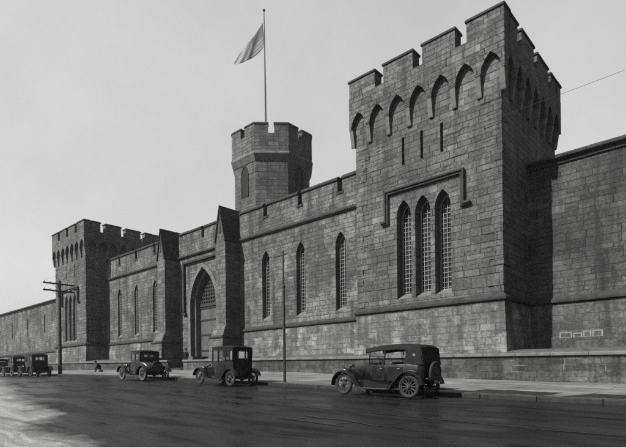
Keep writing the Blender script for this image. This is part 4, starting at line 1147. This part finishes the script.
# ------------------------------------------------------------------ light
SUN_AZ = math.atan2(.33, 1.0)      # light travels towards +Y and a little +X
EL = R(43)
d = Vector((math.sin(SUN_AZ)*math.cos(EL), math.cos(SUN_AZ)*math.cos(EL), -math.sin(EL)))
sl = bpy.data.lights.new('sun', 'SUN'); sl.energy = 5.0; sl.angle = R(.6); sl.color = (1, .99, .975)
so = bpy.data.objects.new('sun', sl); COL.objects.link(so); so.rotation_euler = d.to_track_quat('-Z', 'Y').to_euler()
w = bpy.data.worlds.new('World'); S.world = w; w.use_nodes = True; nt = w.node_tree
sky = nt.nodes.new('ShaderNodeTexSky'); sky.sky_type = 'NISHITA'; sky.sun_disc = False
sky.sun_elevation = EL; td = -d; sky.sun_rotation = math.atan2(td.x, td.y)
sky.dust_density = 6.; sky.air_density = 1.2; sky.ozone_density = 1.
bw = nt.nodes.new('ShaderNodeRGBToBW'); nt.links.new(sky.outputs[0], bw.inputs[0])
pw = nt.nodes.new('ShaderNodeMath'); pw.operation = 'POWER'; nt.links.new(bw.outputs[0], pw.inputs[0]); pw.inputs[1].default_value = .4
ml = nt.nodes.new('ShaderNodeMath'); ml.operation = 'MULTIPLY'; nt.links.new(pw.outputs[0], ml.inputs[0]); ml.inputs[1].default_value = 1.85
tc = nt.nodes.new('ShaderNodeTexCoord'); nz = nt.nodes.new('ShaderNodeTexNoise'); nt.links.new(tc.outputs['Generated'], nz.inputs['Vector'])
nz.inputs['Scale'].default_value = 2.2; nz.inputs['Detail'].default_value = 7; nz.inputs['Roughness'].default_value = .62
mr = nt.nodes.new('ShaderNodeMapRange'); nt.links.new(nz.outputs[0], mr.inputs[0]); mr.inputs[1].default_value = .3; mr.inputs[2].default_value = .7; mr.inputs[3].default_value = .93; mr.inputs[4].default_value = 1.12
m2 = nt.nodes.new('ShaderNodeMath'); m2.operation = 'MULTIPLY'; nt.links.new(ml.outputs[0], m2.inputs[0]); nt.links.new(mr.outputs[0], m2.inputs[1])
nt.links.new(m2.outputs[0], nt.nodes['Background'].inputs[0]); nt.nodes['Background'].inputs[1].default_value = .096

# ------------------------------------------------------------------ camera (view camera: level, rising front, a slight roll)
cam = bpy.data.cameras.new('camera'); co = bpy.data.objects.new('camera', cam); COL.objects.link(co); S.camera = co
cam.sensor_width = 36; cam.lens = 485/626*36; cam.clip_end = 4000; cam.clip_start = .1
cam.shift_y = (372.6-223.5)/626; cam.shift_x = 0
v = Vector((-.669, .743, 0)).normalized(); r0 = Vector((.743, .669, 0)).normalized(); u0 = Vector((0,0,1)); ro = .0122
right = r0*math.cos(ro) - u0*math.sin(ro); up = u0*math.cos(ro) + r0*math.sin(ro)
co.matrix_world = Matrix(((right.x, up.x, -v.x, 0), (right.y, up.y, -v.y, 0), (right.z, up.z, -v.z, 0), (0,0,0,1)))
S.view_settings.view_transform = 'Standard'; S.view_settings.look = 'None'; S.view_settings.exposure = 1.35; S.view_settings.gamma = 1
S.view_settings.use_curve_mapping = False
S.cycles.max_bounces = 6; S.cycles.volume_bounces = 0; S.cycles.transparent_max_bounces = 12
S.cycles.use_denoising = False; S.render.filter_size = 1.2
